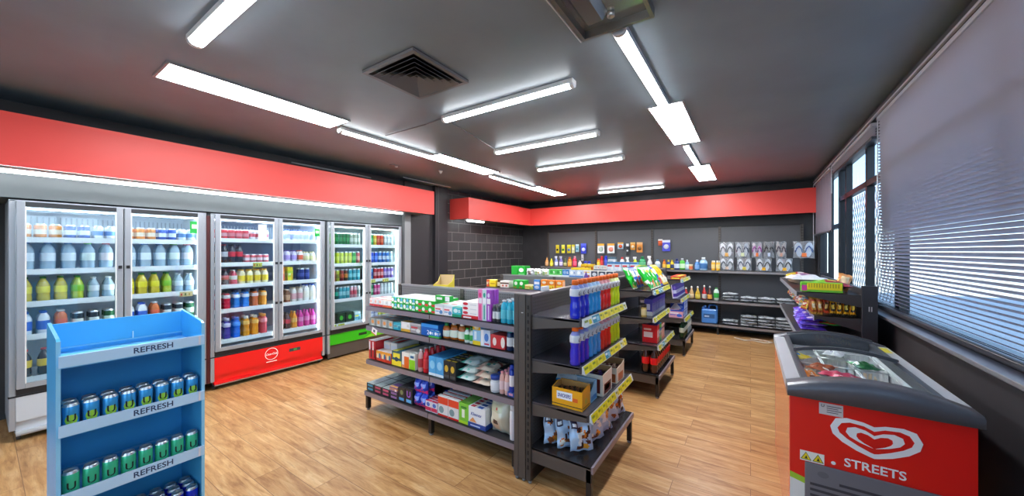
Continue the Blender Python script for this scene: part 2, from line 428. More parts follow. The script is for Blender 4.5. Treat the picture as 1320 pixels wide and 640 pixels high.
@cached
def pouch(name, w, h, t, pat, seed=0, nu=10, nv=12):
    """sealed bag; pat = list of (u0,v0,u1,v1,colour) painted in order over pat[0] = base colour"""
    rr = random.Random(seed)
    ph = [rr.uniform(0, 6) for _ in range(6)]
    mb = MB(); pats = []
    for q in pat[1:]:
        if q[0] == 'blot':          # printed picture: n blobs of the given colours inside u0..u1, v0..v1
            for _ in range(q[1]): pats.append((rr.uniform(q[3], q[5]), rr.uniform(q[4], q[6]), rr.uniform(.04, .16), rr.uniform(.03, .1), rr.choice(q[2]), 0))
        else: pats.append(q)
    def mf(u, v):
        c = pat[0]
        for q in pats:
            if len(q) == 5:
                if q[0] <= u <= q[2] and q[1] <= v <= q[3]: c = q[4]
            elif ((u-q[0])/q[2])**2+((v-q[1])/q[3])**2 < 1: c = q[4]
        return mat(c, .28, .15)
    def side(sg):
        def fn(u, v):
            a = max(0, 1-abs(2*u-1)**3)**.6; b = max(0, math.sin(PI*min(1, max(0, (v-.05)/.9))))**.55
            y = sg*t/2*a*b
            y += .006*math.sin(9*u+ph[0]+7*v)*a*b + .004*math.sin(17*v+ph[1]-5*u)*b
            x = (u-.5)*w*(1-.06*b) + .003*math.sin(13*v+ph[2])
            return (x, y, v*h + .003*math.sin(14*u+ph[3]))
        return fn
    mb.grid(side(-1), nu, nv, mf)
    f2 = side(1)
    mb.grid(lambda u, v: f2(1-u, v), nu, nv, lambda u, v: mf(1-u, v))
    return Proto(name, w, t, h, [(name, mb.mesh(name), -1)])
@cached
def tray(name, w, d, h, base, art=(), inner='#c9a26b', back=1.35, fill=None, nf=10, cut=.55):
    """open display carton with bars standing in it: carton + bars as parts"""
    mb = MB(); t = .004; b = mat(base, .4); k = mat(inner, .8)
    mb.box(-w/2, -d/2, 0, w/2, d/2, t, b)
    mb.box(-w/2, -d/2, t, w/2, -d/2+t, h*cut, b); mb.box(-w/2+t, -d/2+t, t, w/2-t, -d/2+t+.001, h*cut-.002, k)
    for sx in (-1, 1):
        x0, x1 = (-w/2, -w/2+t) if sx < 0 else (w/2-t, w/2)
        mb.prism([(-d/2+t, t), (d/2-t, t), (d/2-t, h*back*.95), (d/2-.35*d, h*.95), (-d/2+t, h*cut)], 'x', x0, x1, b)
        xi = -w/2+t if sx < 0 else w/2-t-.001
        mb.prism([(-d/2+t, t), (d/2-t, t), (d/2-t, h*back*.93), (d/2-.35*d, h*.93), (-d/2+t, h*cut-.002)], 'x', xi, xi+.001, k)
    mb.box(-w/2, d/2-t, t, w/2, d/2, h*back, b); mb.box(-w/2+t, d/2-t-.001, t, w/2-t, d/2-t, h*back-.002, k)
    art_on(mb, w, d, h*cut, [a for a in art if a[0] == 'F'])
    art_on(mb, w, d, h*.8, [a for a in art if a[0] in 'LR'])
    parts = [('open_carton', mb.mesh('open_carton'), -1)]
    if fill:
        mm = MB(); rr = random.Random(3)
        for i in range(nf):
            x = -w/2+.012+(w-.024)*(i+.5)/nf
            for j in range(3):
                y = -d/2+.02+(d-.04)*(j+.5)/3
                hz = h*cut*.85+rr.uniform(-.006, .01)
                mm.box(x-(w-.024)/nf*.42, y-(d-.04)/7, t, x+(w-.024)/nf*.42, y+(d-.04)/7, hz, fill[(i+j) % len(fill)], .004)
        parts.append(('bar_filling', mm.mesh('bar_filling'), -1))
    return Proto(name, w, d, h, parts)
@cached
def hang_pack(name, w, h, card, header, blob, n=1):
    mb = MB()
    mb.box(-w/2, -.002, 0, w/2, .002, h, mat(card, .4), .002)
    mb.box(-w/2, -.003, h*.78, w/2, -.002, h, mat(header, .4))
    mb.M = Matrix.Translation((0, -.002, h*.4)) @ Matrix.Rotation(PI/2, 4, 'X')
    mb.lathe([(w*.34, 0), (w*.32, .012), (w*.2, .018), (0.0, .019)], mat(blob, .25), 10)
    mb.M = None
    return Proto(name, w, .04, h, [(name, mb.mesh(name), -1)])
# ------------------------------------------------------------------ the room
CH = 2.88                    # ceiling height
XL, XR, YB, YN = -5.9, .98, 8.42, -2.6
mb = MB(); mb.box(XL-.1, YN-.1, -.1, XR+.12, YB+.1, 0, M_FLOOR); structure(mb, 'floor')
mb = MB(); mb.box(XL-.1, YN-.1, CH, XR+.12, YB+.1, CH+.1, M_CEIL); structure(mb, 'ceiling')
mb = MB(); mb.box(-5.36, 5.32, 0, -5.26, YB, CH, M_BLOCK_Y); structure(mb, 'wall_left')
mb = MB(); mb.box(XL, YB, 0, XR+.12, YB+.1, CH, M_WALL); structure(mb, 'wall_back')
mb = MB(); mb.box(XL-.1, YN, 0, XL, 5.2, CH, M_WALL); structure(mb, 'wall_alcove')
mb = MB(); wf = mat('#c9c6c2', .6); mb.box(XL, YN-.1, 0, XR+.12, YN, .25, wf); mb.box(XL, YN-.1, 2.6, XR+.12, YN, CH, wf); mb.box(XL, YN-.1, .25, -5.0, YN, 2.6, wf); mb.box(.7, YN-.1, .25, XR+.12, YN, 2.6, wf); structure(mb, 'wall_front')  # unseen front wall, pale and opened up to bring in fill light
mb = MB(); fm = mat('#2a2b30', .35, .3)
for x in (-5.0, -3.6, -2.2, -.8, .64): mb.box(x, YN-.08, .25, x+.06, YN-.02, 2.6, fm)
o = structure(mb, 'window_4'); mb = MB(); mb.box(-4.98, YN-.055, .25, .7, YN-.05, 2.6, WGLASS); mb.obj('window_pane', o)  # unseen shopfront glazing, added to let daylight fill the room
mb = MB(); mb.box(XL, 4.3, 0, -5.2, 4.98, CH, M_WALL); mb.box(-5.21, 4.36, .05, -5.195, 4.93, 2.2, mat('#343236', .4)); structure(mb, 'wall_recess')
mb = MB(); mb.box(-5.36, 4.98, 0, -5.12, 5.32, CH, mat('#2b2a2f', .45)); mb.box(-5.125, 5.06, 0, -5.115, 5.07, CH, mat('#55555a', .4)); structure(mb, 'wall_pier')
mb = MB(); mb.box(-5.2, 4.19, 0, -5.06, 4.32, 2.27, M_COLUMN); structure(mb, 'trim_2')
# board above the fridges
mb = MB(); mb.box(-5.9, YN, 2.05, -5.14, 4.19, 2.27, M_GREYWALL); structure(mb, 'wall_bulkhead')
mb = MB(); mb.box(-5.9, YN, 2.7, -5.24, 4.98, CH, mat('#39373a', .45)); structure(mb, 'wall_upper_left')
# red fascia boxes
mb = MB(); mb.box(-4.79, YN, 2.262, -4.77, 4.61, 2.68, M_RED); mb.box(-5.3, YN, 2.27, -4.79, 4.61, 2.66, M_GREYWALL)
structure(mb, 'trim_1')
mb = MB()
mb.box(-5.26, 5.53, 2.26, -4.74, 5.55, 2.69, M_RED); mb.box(-4.76, 5.55, 2.26, -4.74, 7.98, 2.69, M_RED)
mb.box(-4.76, 7.96, 2.26, .955, 7.98, 2.69, M_RED)
mb.box(-5.26, 5.55, 2.275, -4.76, 7.98, 2.66, M_GREYWALL); mb.box(-5.26, 7.98, 2.275, .97, YB, 2.66, mat('#4a484b', .5))
structure(mb, 'trim_3')
# window wall: sill part, lintel, near part
mb = MB()
mb.box(XR, YN, 0, XR+.12, YB, 1.04, M_WALL); mb.box(XR, YN, 2.74, XR+.12, YB, CH, M_WALL)
mb.box(XR, 8.15, 1.04, XR+.12, YB, 2.74, M_WALL); mb.box(XR, YN, 1.04, XR+.12, -.9, 2.74, M_WALL)
structure(mb, 'wall_right')
mb = MB(); mb.box(XR-.07, 1.9, 1.035, XR+.12, 6.6, 1.06, mat('#6d6b70', .35), .004); structure(mb, 'trim_4')
# windows
fr = mat('#202126', .35, .3)
def window(n, y0, y1, muls, transom=2.3, grille=True, z0=1.06, z1=2.74):
    mb = MB(); x0, x1 = XR+.02, XR+.08
    mb.box(x0, y0, z0, x1, y1, z0+.06, fr); mb.box(x0, y0, z1-.06, x1, y1, z1, fr)
    for y in [y0+.025, y1-.025]+muls: mb.box(x0, y-.03, z0+.06, x1, y+.03, z1-.06, fr)
    if transom: mb.box(x0, y0, transom-.03, x1, y1, transom+.03, fr)
    o = structure(mb, 'window_%d' % n)
    g = MB(); g.box(XR+.048, y0+.02, z0+.03, XR+.052, y1-.02, z1-.03, WGLASS); g.obj('window_pane', o)
    if grille:
        g = MB(); s = .105; gm = mat('#b4b4ba', .4, .4); zt = (transom or z1)-.03; zb = z0+.06
        H_ = zt-zb; k = int((y1-y0+H_*.6)/s)+2
        for i in range(-k, k*2):
            for sg in (1, -1):
                # line y = ya + sg*.6*(z-zb)
                ya = y0+i*s
                pts = []
                lo, hi = 0.0, H_
                # clip to y0..y1
                for lim, up in ((y0+.05, sg < 0), (y1-.05, sg > 0)):
                    t = (lim-ya)/(sg*.6)
                    if up: hi = min(hi, t)
                    else: lo = max(lo, t)
                if hi-lo < .03: continue
                a = (XR+.1, ya+sg*.6*lo, zb+lo); b = (XR+.1, ya+sg*.6*hi, zb+hi)
                g.tube(a, b, .004, gm, 4, False)
        g.obj('security_grille', o)
window(1, 4.2, 6.5, [5.14, 6.1])
window(2, 6.5, 8.15, [7.3], 1.95, False)
window(3, -.9, 4.2, [.9, 2.5], 2.3, False)
# pelmet rail
mb = MB(); mb.box(XR-.07, -.8, 2.78, XR-.005, 8.0, 2.84, mat('#4b4a50', .4), .004); mb.box(XR-.085, -.8, 2.77, XR-.07, 8.0, 2.785, mat('#c9c6cf', .3)); structure(mb, 'trim_5')
# outside
mb = MB(); mb.box(XR+.12, -8, -.12, 14, 20, -.05, mat('#b9b9b8', .8)); mb.box(-12, -14, -.12, XR+.12, YN-.1, -.05, mat('#b9b9b8', .8)); structure(mb, 'ground')
mb = MB(); mb.box(9, -6, -.05, 9.3, 18, 1.9, mat('#aab4c4', .7)); mb.box(8.96, -6, 1.9, 9.34, 18, 2.1, mat('#8a8f99', .7)); structure(mb, 'wall_outside')

# roller blinds / venetian blinds
def blind(y0, y1, zb, label, colour, n=None):
    r = empty('window_blind', (XR-.05, (y0+y1)/2, zb), 0, label, 'blind')
    h = 2.76-zb; w = (y1-y0)/2
    mb = MB()
    if n:
        m = mat(colour, .5)
        for i in range(n):
            z = h*(i+.5)/n
            mb.add([(-.016, -w, z+.009), (-.016, w, z+.009), (.016, w, z-.009), (.016, -w, z-.009)], [(0, 1, 2, 3)], m)
            mb.add([(-.016, -w, z+.007), (-.016, w, z+.007), (.016, w, z-.011), (.016, -w, z-.011)], [(3, 2, 1, 0)], m)
        mb.obj('slat_panel', r)
    else:
        mb.grid(lambda u, v: (.004*math.sin(u*40), -w+2*w*u, .02+v*(h-.03)), 60, 1, mat(colour, .6))
        mb.obj('blind_fabric', r)
    b = MB(); b.box(-.02, -w, -.005, .02, w, .02, mat('#34343b', .4), .003); b.obj('bottom_rail', r)
    b = MB(); b.box(-.025, -w, h-.03, .025, w, h, mat('#c4c2cb', .35), .003); b.obj('head_rail', r)
    c = MB(); c.tube((-.03, w-.06, h-.03), (-.03, w-.06, -.25 if zb > 1.5 else .1), .004, '#e6e6ec'); c.obj('pull_cord', r)
blind(6.55, 8.05, 1.87, 'lavender grey blind half lowered on the window farthest from camera', '#8b8796')
blind(1.4, 4.32, 1.12, 'grey slatted venetian blind over the window beside the ice cream freezer', '#bab8c6', 62)
blind(4.5, 6.4, 2.62, 'slim raised blind with white cord above the barred window', '#a7a5b0', 6)

# ------------------------------------------------------------------ ceiling lights
def batten(x, y, L_, along, label, w=.066):
    r = empty('batten_light', (x, y, CH), 0 if along == 'x' else PI/2, label, 'ceiling light', 'surface batten lights')
    a = L_/2
    mb = MB(); mb.box(-a, -w*.52, -.034, a, w*.52, 0, M_WHITE, .003); mb.obj('batten_housing', r)
    mb = MB(); n = 6
    pts = [(w*.46*math.cos(PI+PI*i/n), -.034+.026*math.sin(PI+PI*i/n)) for i in range(n+1)]
    mb.prism(pts, 'x', -a+.03, a-.03, M_TUBE); mb.obj('diffuser', r)
    for s0 in (-a, a-.03):
        mb = MB(); mb.prism([(p[0]*1.04, p[1]-.001) for p in pts], 'x', s0, s0+.03, mat('#dfe2e6', .35)); mb.obj('end_cap', r)
def panel(x, y, w, l, label):
    r = empty('panel_light', (x, y, CH), 0, label, 'ceiling light', 'flat panel lights')
    mb = MB(); f = .016; a, b = w/2, l/2; m = mat('#a9abb0', .35, .4)
    for q in ((-a, -b, a, -b+f), (-a, b-f, a, b), (-a, -b+f, -a+f, b-f), (a-f, -b+f, a, b-f)): mb.box(q[0], q[1], -.014, q[2], q[3], 0, m)
    mb.obj('panel_frame', r)
    mb = MB(); mb.box(-a+f, -b+f, -.011, a-f, b-f, -.002, M_PANEL); mb.obj('diffuser', r)
panel(-3.43, 1.37, .36, 1.32, 'largest flat light panel, over the left fridges')
panel(-3.52, 4.02, .33, 1.34, 'flat light panel in the middle of the left light row')
panel(-3.6, 6.75, .33, 1.25, 'flat light panel at the far end of the left light row')
panel(-.62, 3.97, .3, 1.33, 'flat light panel in the middle of the right light row')
panel(-.64, 6.62, .3, 1.33, 'flat light panel at the far end of the right light row')
batten(-3.52, 2.73, 1.32, 'y', 'thin batten light between the first two left light panels')
batten(-3.6, 5.45, 1.4, 'y', 'thin batten light between the two far left light panels')
batten(-.62, 2.66, 1.3, 'y', 'bright batten light joining the open metal fitting and a right panel', .08)
batten(-.64, 5.3, 1.2, 'y', 'short batten light between the two right light panels')
batten(-2.1, .73, 1.34, 'x', 'batten light at the top left corner of the photo', .085)
batten(-1.76, 2.47, 1.34, 'x', 'nearest of the four crosswise batten lights right of the vent')
batten(-2.01, 3.65, 1.36, 'x', 'second nearest of the four crosswise batten lights')
batten(-2.06, 4.78, 1.33, 'x', 'third nearest of the four crosswise batten lights')
batten(-2.03, 7.34, 1.33, 'x', 'farthest of the four crosswise batten lights')
batten(-3.4, -1.2, 1.32, 'y', 'unseen batten light added behind the camera for fill, left row')  # battens behind the camera are unseen, added as fill light
batten(-.62, -.6, 1.32, 'y', 'unseen batten light added behind the camera for fill, right row')
batten(-2.1, -1.6, 1.34, 'x', 'unseen crosswise batten light added behind the camera for fill')
# open troffer housing
r = empty('open_light_fitting', (-.62, 1.2, CH), 0, 'open silver light fitting without cover at the top of the photo', 'ceiling light')
mb = MB(); a, b = .2, .78; sm_ = mat('#8f8d8a', .3, .7)
mb.box(-a, -b, -.05, -a+.02, b, 0, sm_); mb.box(a-.02, -b, -.05, a, b, 0, sm_); mb.box(-a+.02, -b, -.05, a-.02, -b+.02, 0, sm_); mb.box(-a+.02, b-.02, -.05, a-.02, b, 0, sm_)
mb.box(-a+.02, -b+.02, -.006, a-.02, b-.02, 0, mat('#b7b9b2', .22, .85)); mb.obj('fitting_housing', r)
mb = MB(); mb.prism([(-.15, -.008), (-.12, -.045), (-.04, -.045), (-.01, -.008)], 'y', -b+.08, b-.12, mat('#9a9894', .25, .8)); mb.obj('reflector', r)
mb = MB(); mb.box(.06, -b+.1, -.03, .09, b-.3, -.01, M_TUBE); mb.obj('lamp_strip', r)
mb = MB(); mb.M = Matrix.Translation((-.0, b-.1, -.008)) @ Matrix.Rotation(PI, 4, 'X')
mb.lathe([(.02, 0), (.02, .02), (.012, .021), (.01, .008)], mat('#c9c9c6', .3, .7), 12); mb.obj('lamp_socket', r)
mb = MB(); mb.tube((-a-.01, -b, -.045), (-a-.01, b, -.045), .006, '#a2a09d'); mb.obj('edge_wire', r)
# ceiling diffuser
r = empty('ceiling_vent', (-2.02, 1.78, CH), 0, 'square black louvred air vent in the ceiling', 'vent')
mb = MB(); vm = mat('#77767a', .35); s0 = .265
mb.box(-s0, -s0, -.004, s0, s0, 0, '#1c1b1d')
for q in ((-s0, -s0, s0, -s0+.03), (-s0, s0-.03, s0, s0), (-s0, -s0+.03, -s0+.03, s0-.03), (s0-.03, -s0+.03, s0, s0-.03)): mb.box(q[0], q[1], -.022, q[2], q[3], -.004, vm)
mb.obj('vent_frame', r)
for i in range(5):
    mb = MB(); o_ = .215-i*.042; n_ = o_-.034; zt, zb = -.006, -.03
    for k in range(4):
        mb.M = Matrix.Rotation(k*PI/2, 4, 'Z')
        mb.add([(-o_, -o_, zb), (o_, -o_, zb), (n_, -n_, zt), (-n_, -n_, zt), (-o_, -o_, zb-.003), (o_, -o_, zb-.003)], [(0, 1, 2, 3), (4, 5, 1, 0), (3, 2, 5, 4)], vm)
    mb.obj('louvre_ring', r)
# conduits, brackets
def conduit(pts, label, r_=.008, col='#4a494c'):
    mb = MB(); mb.path(pts, r_, mat(col, .4)); o = mb.obj('ceiling_conduit'); tag(o, label, 'conduit')
conduit([(-3.34, 2.5, CH-.01), (-2.7, 2.5, CH-.01), (-2.45, 2.47, CH-.012)], 'thin cable running on the ceiling to the nearest crosswise light', .006, '#77757a')
conduit([(-2.45, 2.55, CH-.01), (-2.65, 3.6, CH-.01)], 'thin cable linking the two nearest crosswise lights', .005, '#6a686c')
conduit([(-5.12, 2.35, 2.79), (-5.12, 3.55, 2.79)], 'silver pipe on the dark wall above the red left fascia', .012, '#a9a9ac')
conduit([(-4.93, 4.05, 2.86), (-4.93, 5.2, 2.86)], 'thin silver pipe near the end of the red left fascia', .01, '#b9b9bb')
mb = MB(); mb.box(-.07, -.03, -.012, .07, .03, 0, '#8b8b8f', .003); mb.box(.02, -.02, -.03, .05, .02, -.012, '#c3c3c6', .003)
o = mb.obj('ceiling_bracket'); o.location = (-4.4, 3.45, CH); o.rotation_euler = (0, 0, PI/2); tag(o, 'small metal bracket on the ceiling above the left fascia', 'bracket')
mb = MB(); mb.lathe([(.035, 0), (.033, .012), (.02, .035), (.012, .05), (0, .052)], mat('#c9c9cc', .35), 12)
o = mb.obj('smoke_sensor'); o.location = (-4.1, 4.1, CH); o.rotation_euler = (PI, 0, 0); tag(o, 'small round pale sensor on the ceiling near the fridges', 'sensor')
# tube under the left fascia
r = empty('fascia_strip_light', (-4.9, 1.0, 2.27), 0, 'long white strip light under the red fascia above the fridges', 'strip light')
mb = MB(); mb.box(-.03, -3.0, -.02, .03, 3.02, 0, M_WHITE); mb.obj('strip_housing', r)
mb = MB(); mb.tube((0, -2.98, -.034), (0, 3.0, -.034), .014, M_TUBE); mb.obj('strip_tube', r)
r = empty('fascia_strip_light', (-4.95, 6.0, 2.275), 0, 'short strip light under the red fascia over the block wall', 'strip light')
mb = MB(); mb.box(-.03, -.3, -.02, .03, .3, 0, M_WHITE); mb.obj('strip_housing', r)
mb = MB(); mb.tube((0, -.28, -.034), (0, .28, -.034), .014, M_TUBE); mb.obj('strip_tube', r)

# ------------------------------------------------------------------ shelving
def lip(mb, x0, x1, yf, z, m, h=.04):
    mb.box(x0, yf-.012, z-h, x1, yf, z, m)
def shelf_part(r, x0, x1, yf, yb, z, lipm=M_SHELFLIP, name='shelf', tag_fill=None):
    mb = MB(); mb.box(x0+.004, yf, z-.03, x1-.004, yb, z-.004, M_SHELF); lip(mb, x0+.004, x1-.004, yf, z-.002, M_SHELF, .036)
    mb.box(x0+.004, yf-.016, z-.046, x1-.004, yf-.012, z-.004, lipm)
    for xx in (x0+.004, x1-.012):                     # side brackets
        mb.prism([(yf+.03, z-.03), (yb, z-.03), (yb, z-.11)], 'x', xx, xx+.008, M_SHELF)
    o = mb.obj(name, r)
    return o
def legs(r, xs, y, top):
    for x in xs:
        mb = MB(); mb.box(x-.018, y, .02, x+.018, y+.04, top, M_LEG, .002)
        mb.lathe([(.012, 0), (.018, .004), (.018, .012), (.01, .022)], mat('#8b8b8d', .4, .4), 8, x, y+.02)
        mb.box(x-.006, y+.04, top-.05, x+.006, y+.32, top-.01, M_LEG)
        mb.obj('leg', r)
def price_strip(sh, x0, x1, yf, z, seed, col0='#e6dc1c'):
    """sloping ticket holder with yellow, blue and white tickets"""
    rr = random.Random(seed); mb = MB()
    A = lambda x, t, e=0: (x, yf-.018-.018*(1-t)-e, z-.05+t*.054)
    mb.add([A(x0, 0), A(x1, 0), A(x1, 1), A(x0, 1), (x0, yf-.012, z-.045), (x1, yf-.012, z-.045), (x1, yf-.012, z), (x0, yf-.012, z)],
           [(0, 1, 2, 3), (4, 7, 6, 5), (0, 4, 5, 1), (3, 2, 6, 7), (0, 3, 7, 4), (1, 5, 6, 2)], '#cfd4d6')
    x = x0+.004
    while x < x1-.05:
        w = rr.choice([.07, .09, .11, .14]); w = min(w, x1-x-.004)
        c = rr.choice([col0, col0, '#e9dd10', '#2a86a8', '#cfdada', '#e9dd10'])
        mb.poly([A(x, .08, .001), A(x+w-.003, .08, .001), A(x+w-.003, .92, .001), A(x, .92, .001)], c)
        d = '#7f8f2a' if c != '#2a86a8' else '#e9f3f6'
        mb.poly([A(x+.006, .5, .002), A(x+w*.45, .5, .002), A(x+w*.45, .75, .002), A(x+.006, .75, .002)], d)
        mb.poly([A(x+w*.5, .2, .002), A(x+w*.85, .2, .002), A(x+w*.85, .7, .002), A(x+w*.5, .7, .002)], '#c9bf20' if c != '#2a86a8' else '#8fc6dc')
        x += w
    o = mb.obj('price_strip', sh)
def uprights(r, xs, y0, y1, top, slots_y=None):
    for x in xs:
        mb = MB(); mb.box(x-.022, y0, .0, x+.022, y1, top, M_UP, .003)
        yy = y0-.0008 if slots_y is None else slots_y
        z = .12
        while z < top-.05:
            for dx in (-.009, .009): mb.quad((x+dx-.0035, yy, z), (x+dx+.0035, yy, z), (x+dx+.0035, yy, z+.025), (x+dx-.0035, yy, z+.025), M_SLOT)
            z += .05
        mb.obj('upright', r)
def gondola(ox, oy, label, levels, rear, yf=-.43):
    r = empty('gondola_shelving', (ox, oy, 0), 0, label, 'shelving', 'long double sided gondola shelves')
    Lg = 1.82
    mb = MB(); mb.box(0, -.018, .1, Lg, .018, 1.225, M_PERF2); mb.box(-.004, -.022, 1.222, Lg+.004, .022, 1.238, mat('#8f8e92', .35, .3)); mb.box(0, -.02, 0, Lg, .02, .1, '#40352d')
    mb.obj('back_panel', r)
    uprights(r, (0.0, .91, 1.795), -.03, .03, 1.235)
    for k in range(2):
        x0, x1 = k*.91, (k+1)*.91
        shelf_part(r, x0, x1, yf-.02, -.03, .2, name='base_shelf')
        mb = MB(); mb.box(x0+.004, .03, .17, x1-.004, .45, .2, M_SHELF); mb.box(x0+.004, .45, .165, x1-.004, .462, .205, M_SHELFLIP); mb.obj('base_shelf', r)
        for z in levels: shelf_part(r, x0, x1, yf, -.03, z)
        for z in rear:
            mb = MB(); mb.box(x0+.004, .03, z-.03, x1-.004, .4, z-.004, M_SHELF); mb.box(x0+.004, .4, z-.04, x1-.004, .412, z, M_SHELFLIP); mb.obj('shelf', r)
    legs(r, (.02, .92, 1.79), yf-.02, .165)
    return r
def end_unit(ox, oy, label, levels, depths, seed, base=.25):
    r = empty('end_shelving', (ox, oy, 0), PI/2, label, 'shelving', 'aisle end shelving units')
    w = .465
    mb = MB(); mb.box(-w+.01, .0, .08, w-.01, .02, 1.28, M_PERF); mb.box(-w, -.0, 1.278, w, .05, 1.298, mat('#77757a', .35, .3)); mb.box(-w+.01, 0, 0, w-.01, .02, .08, '#2f2a27')
    mb.obj('back_panel', r)
    for sx in (-1, 1):
        mb = MB(); x = sx*w
        mb.box(x-.016, .03, .02, x+.016, .085, 1.3, M_UP, .002); mb.box(x-.013, .088, .02, x+.013, .125, 1.3, M_UP, .002)
        mb.box(x-.014, -.012, .02, x+.014, .026, 1.3, mat('#4b4541', .4, .3), .002)
        z = .1; xx = x+sx*.0175
        while z < 1.24:
            mb.box(xx-.001, .0, z, xx+.001, .012, z+.026, M_SLOT)
            z += .05
        for yy in (.05, .105, .0): mb.lathe([(.01, 0), (.014, .004), (.014, .012), (.008, .022)], mat('#8b8b8d', .4, .4), 8, x, yy)
        mb.box(xx-.001, .045, 1.17, xx+.001, .06, 1.175, '#d8d8d8')
        mb.obj('upright', r)
    # base
    mb = MB(); d = .44
    mb.box(-w+.002, -d, base-.014, w-.002, 0, base, mat('#3a3739', .25, .3)); mb.box(-w+.002, -d-.014, base-.04, w-.002, -d, base+.002, M_SHELFLIP)
    for sx in (-1, 1): mb.box(sx*(w-.008)-.006, -d, base-.1, sx*(w-.008)+.006, 0, base-.004, M_UP)
    mb.obj('base_shelf', r)
    for sx in (-1, 1):
        mb = MB(); x = sx*(w-.02)
        mb.box(x-.018, -d, .02, x+.018, -d+.035, base-.02, M_LEG, .002); mb.lathe([(.012, 0), (.018, .004), (.018, .012), (.01, .022)], mat('#8b8b8d', .4, .4), 8, x, -d+.018)
        mb.obj('leg', r)
    for i, z in enumerate(levels):
        d = depths[i]
        mb = MB(); mb.box(-w+.006, -d, z-.016, w-.006, 0, z, mat('#55525a', .26, .3))
        mb.box(-w+.006, -d-.012, z-.042, w-.006, -d, z+.002, M_SHELF)
        for sx in (-1, 1):
            x = sx*(w-.009)
            mb.prism([(-d, z-.004), (0, z-.004), (0, z-.1), (-d, z-.045)], 'x', x-.003, x+.003, M_UP)
        s_ = mb.obj('shelf', r)
        price_strip(s_, -w+.006, w-.006, -d-.006, z+.006, seed+i)
    return r
G1 = gondola(-3.23, 2.63, 'long double sided shelving nearest the camera, full of toiletries', (1.05, .85, .51), (1.2,))
G2 = gondola(-3.23, 4.58, 'second long shelving unit with biscuits and chips boxes on top', (1.08, .8, .5), (1.225,))
G3 = gondola(-3.23, 6.5, 'farthest long shelving unit of the middle aisles', (1.08, .8, .5), (1.225,))
E1 = end_unit(-1.265, 2.585, 'aisle end shelving nearest the camera with sports drinks', (1.16, .86, .565), (.36, .36, .41), 11)
E2 = end_unit(-1.265, 4.55, 'second aisle end shelving with green chip bags on top', (1.16, .86, .565), (.36, .36, .41), 21)
E3 = end_unit(-1.265, 6.42, 'farthest aisle end shelving with purple blocks', (1.16, .86, .565), (.36, .36, .41), 31)
# wall shelving at the back
r = empty('wall_shelving', (-4.42, 8.36, 0), 0, 'black wall shelving along the back wall under the red fascia', 'shelving')
for k in range(4):
    x0 = 1.3*k; x1 = x0+1.3
    mb = MB(); mb.box(x0, 0, .08, x1, .02, 2.1, mat('#5a5a5e', .4)); mb.box(x0, -.001, 2.08, x1, .02, 2.11, '#2b2a2d'); mb.obj('back_panel', r)
    for j, z in enumerate((1.225, .65, .2)): shelf_part(r, x0, x1, -.5 if z < 1.2 else -.42, 0, z, mat('#8f8a8c', .3, .3), 'base_shelf' if j == 2 else 'shelf')
uprights(r, [1.3*k for k in range(5)], -.03, 0.0, 2.09)
legs(r, [0.02, 1.3, 2.6, 3.9, 5.18], -.5, .165)
for k, (x, z) in enumerate([(3.98+.215*i, 1.66) for i in range(6)]+[(4.05+.3*i, 1.43) for i in range(4)]):
    mb = MB(); mb.tube((x, 0, z), (x, -.2, z), .003, M_STEEL, 6); mb.tube((x, -.2, z), (x, -.206, z+.02), .003, M_STEEL, 6); mb.obj('hook', r)
WALLSH = Frame(0, 8.36, 0)
# window side unit
r = empty('window_side_shelving', (.78, 5.2, 0), -PI/2, 'dark shelving under the windows stacked with sweets', 'shelving')
w = 1.1
mb = MB(); mb.box(-w, 0, .05, w, .025, 1.28, M_PERF); mb.obj('back_panel', r)
for x in (-w, w):
    mb = MB(); mb.box(x-.016, -.01, .0, x+.016, .085, 1.31, mat('#33333a', .4, .2), .002)
    mb.box(x+.0162, .03, 1.1, x+.0172, .036, 1.14, '#c9c9cc'); mb.box(x+.0162, .045, 1.1, x+.0172, .051, 1.14, '#c9c9cc'); mb.obj('upright', r)
for j, (z, d) in enumerate([(1.235, .42), (1.03, .3), (.865, .42), (.25, .44)]):
    shelf_part(r, -w+.01, w-.01, -d, 0, z, mat('#a7a9b4', .3, .2), 'shelf' if j < 3 else 'base_shelf')
legs(r, (-w+.05, w-.05), -.44, .21)
WIN = Frame(.78, 5.2, -PI/2)
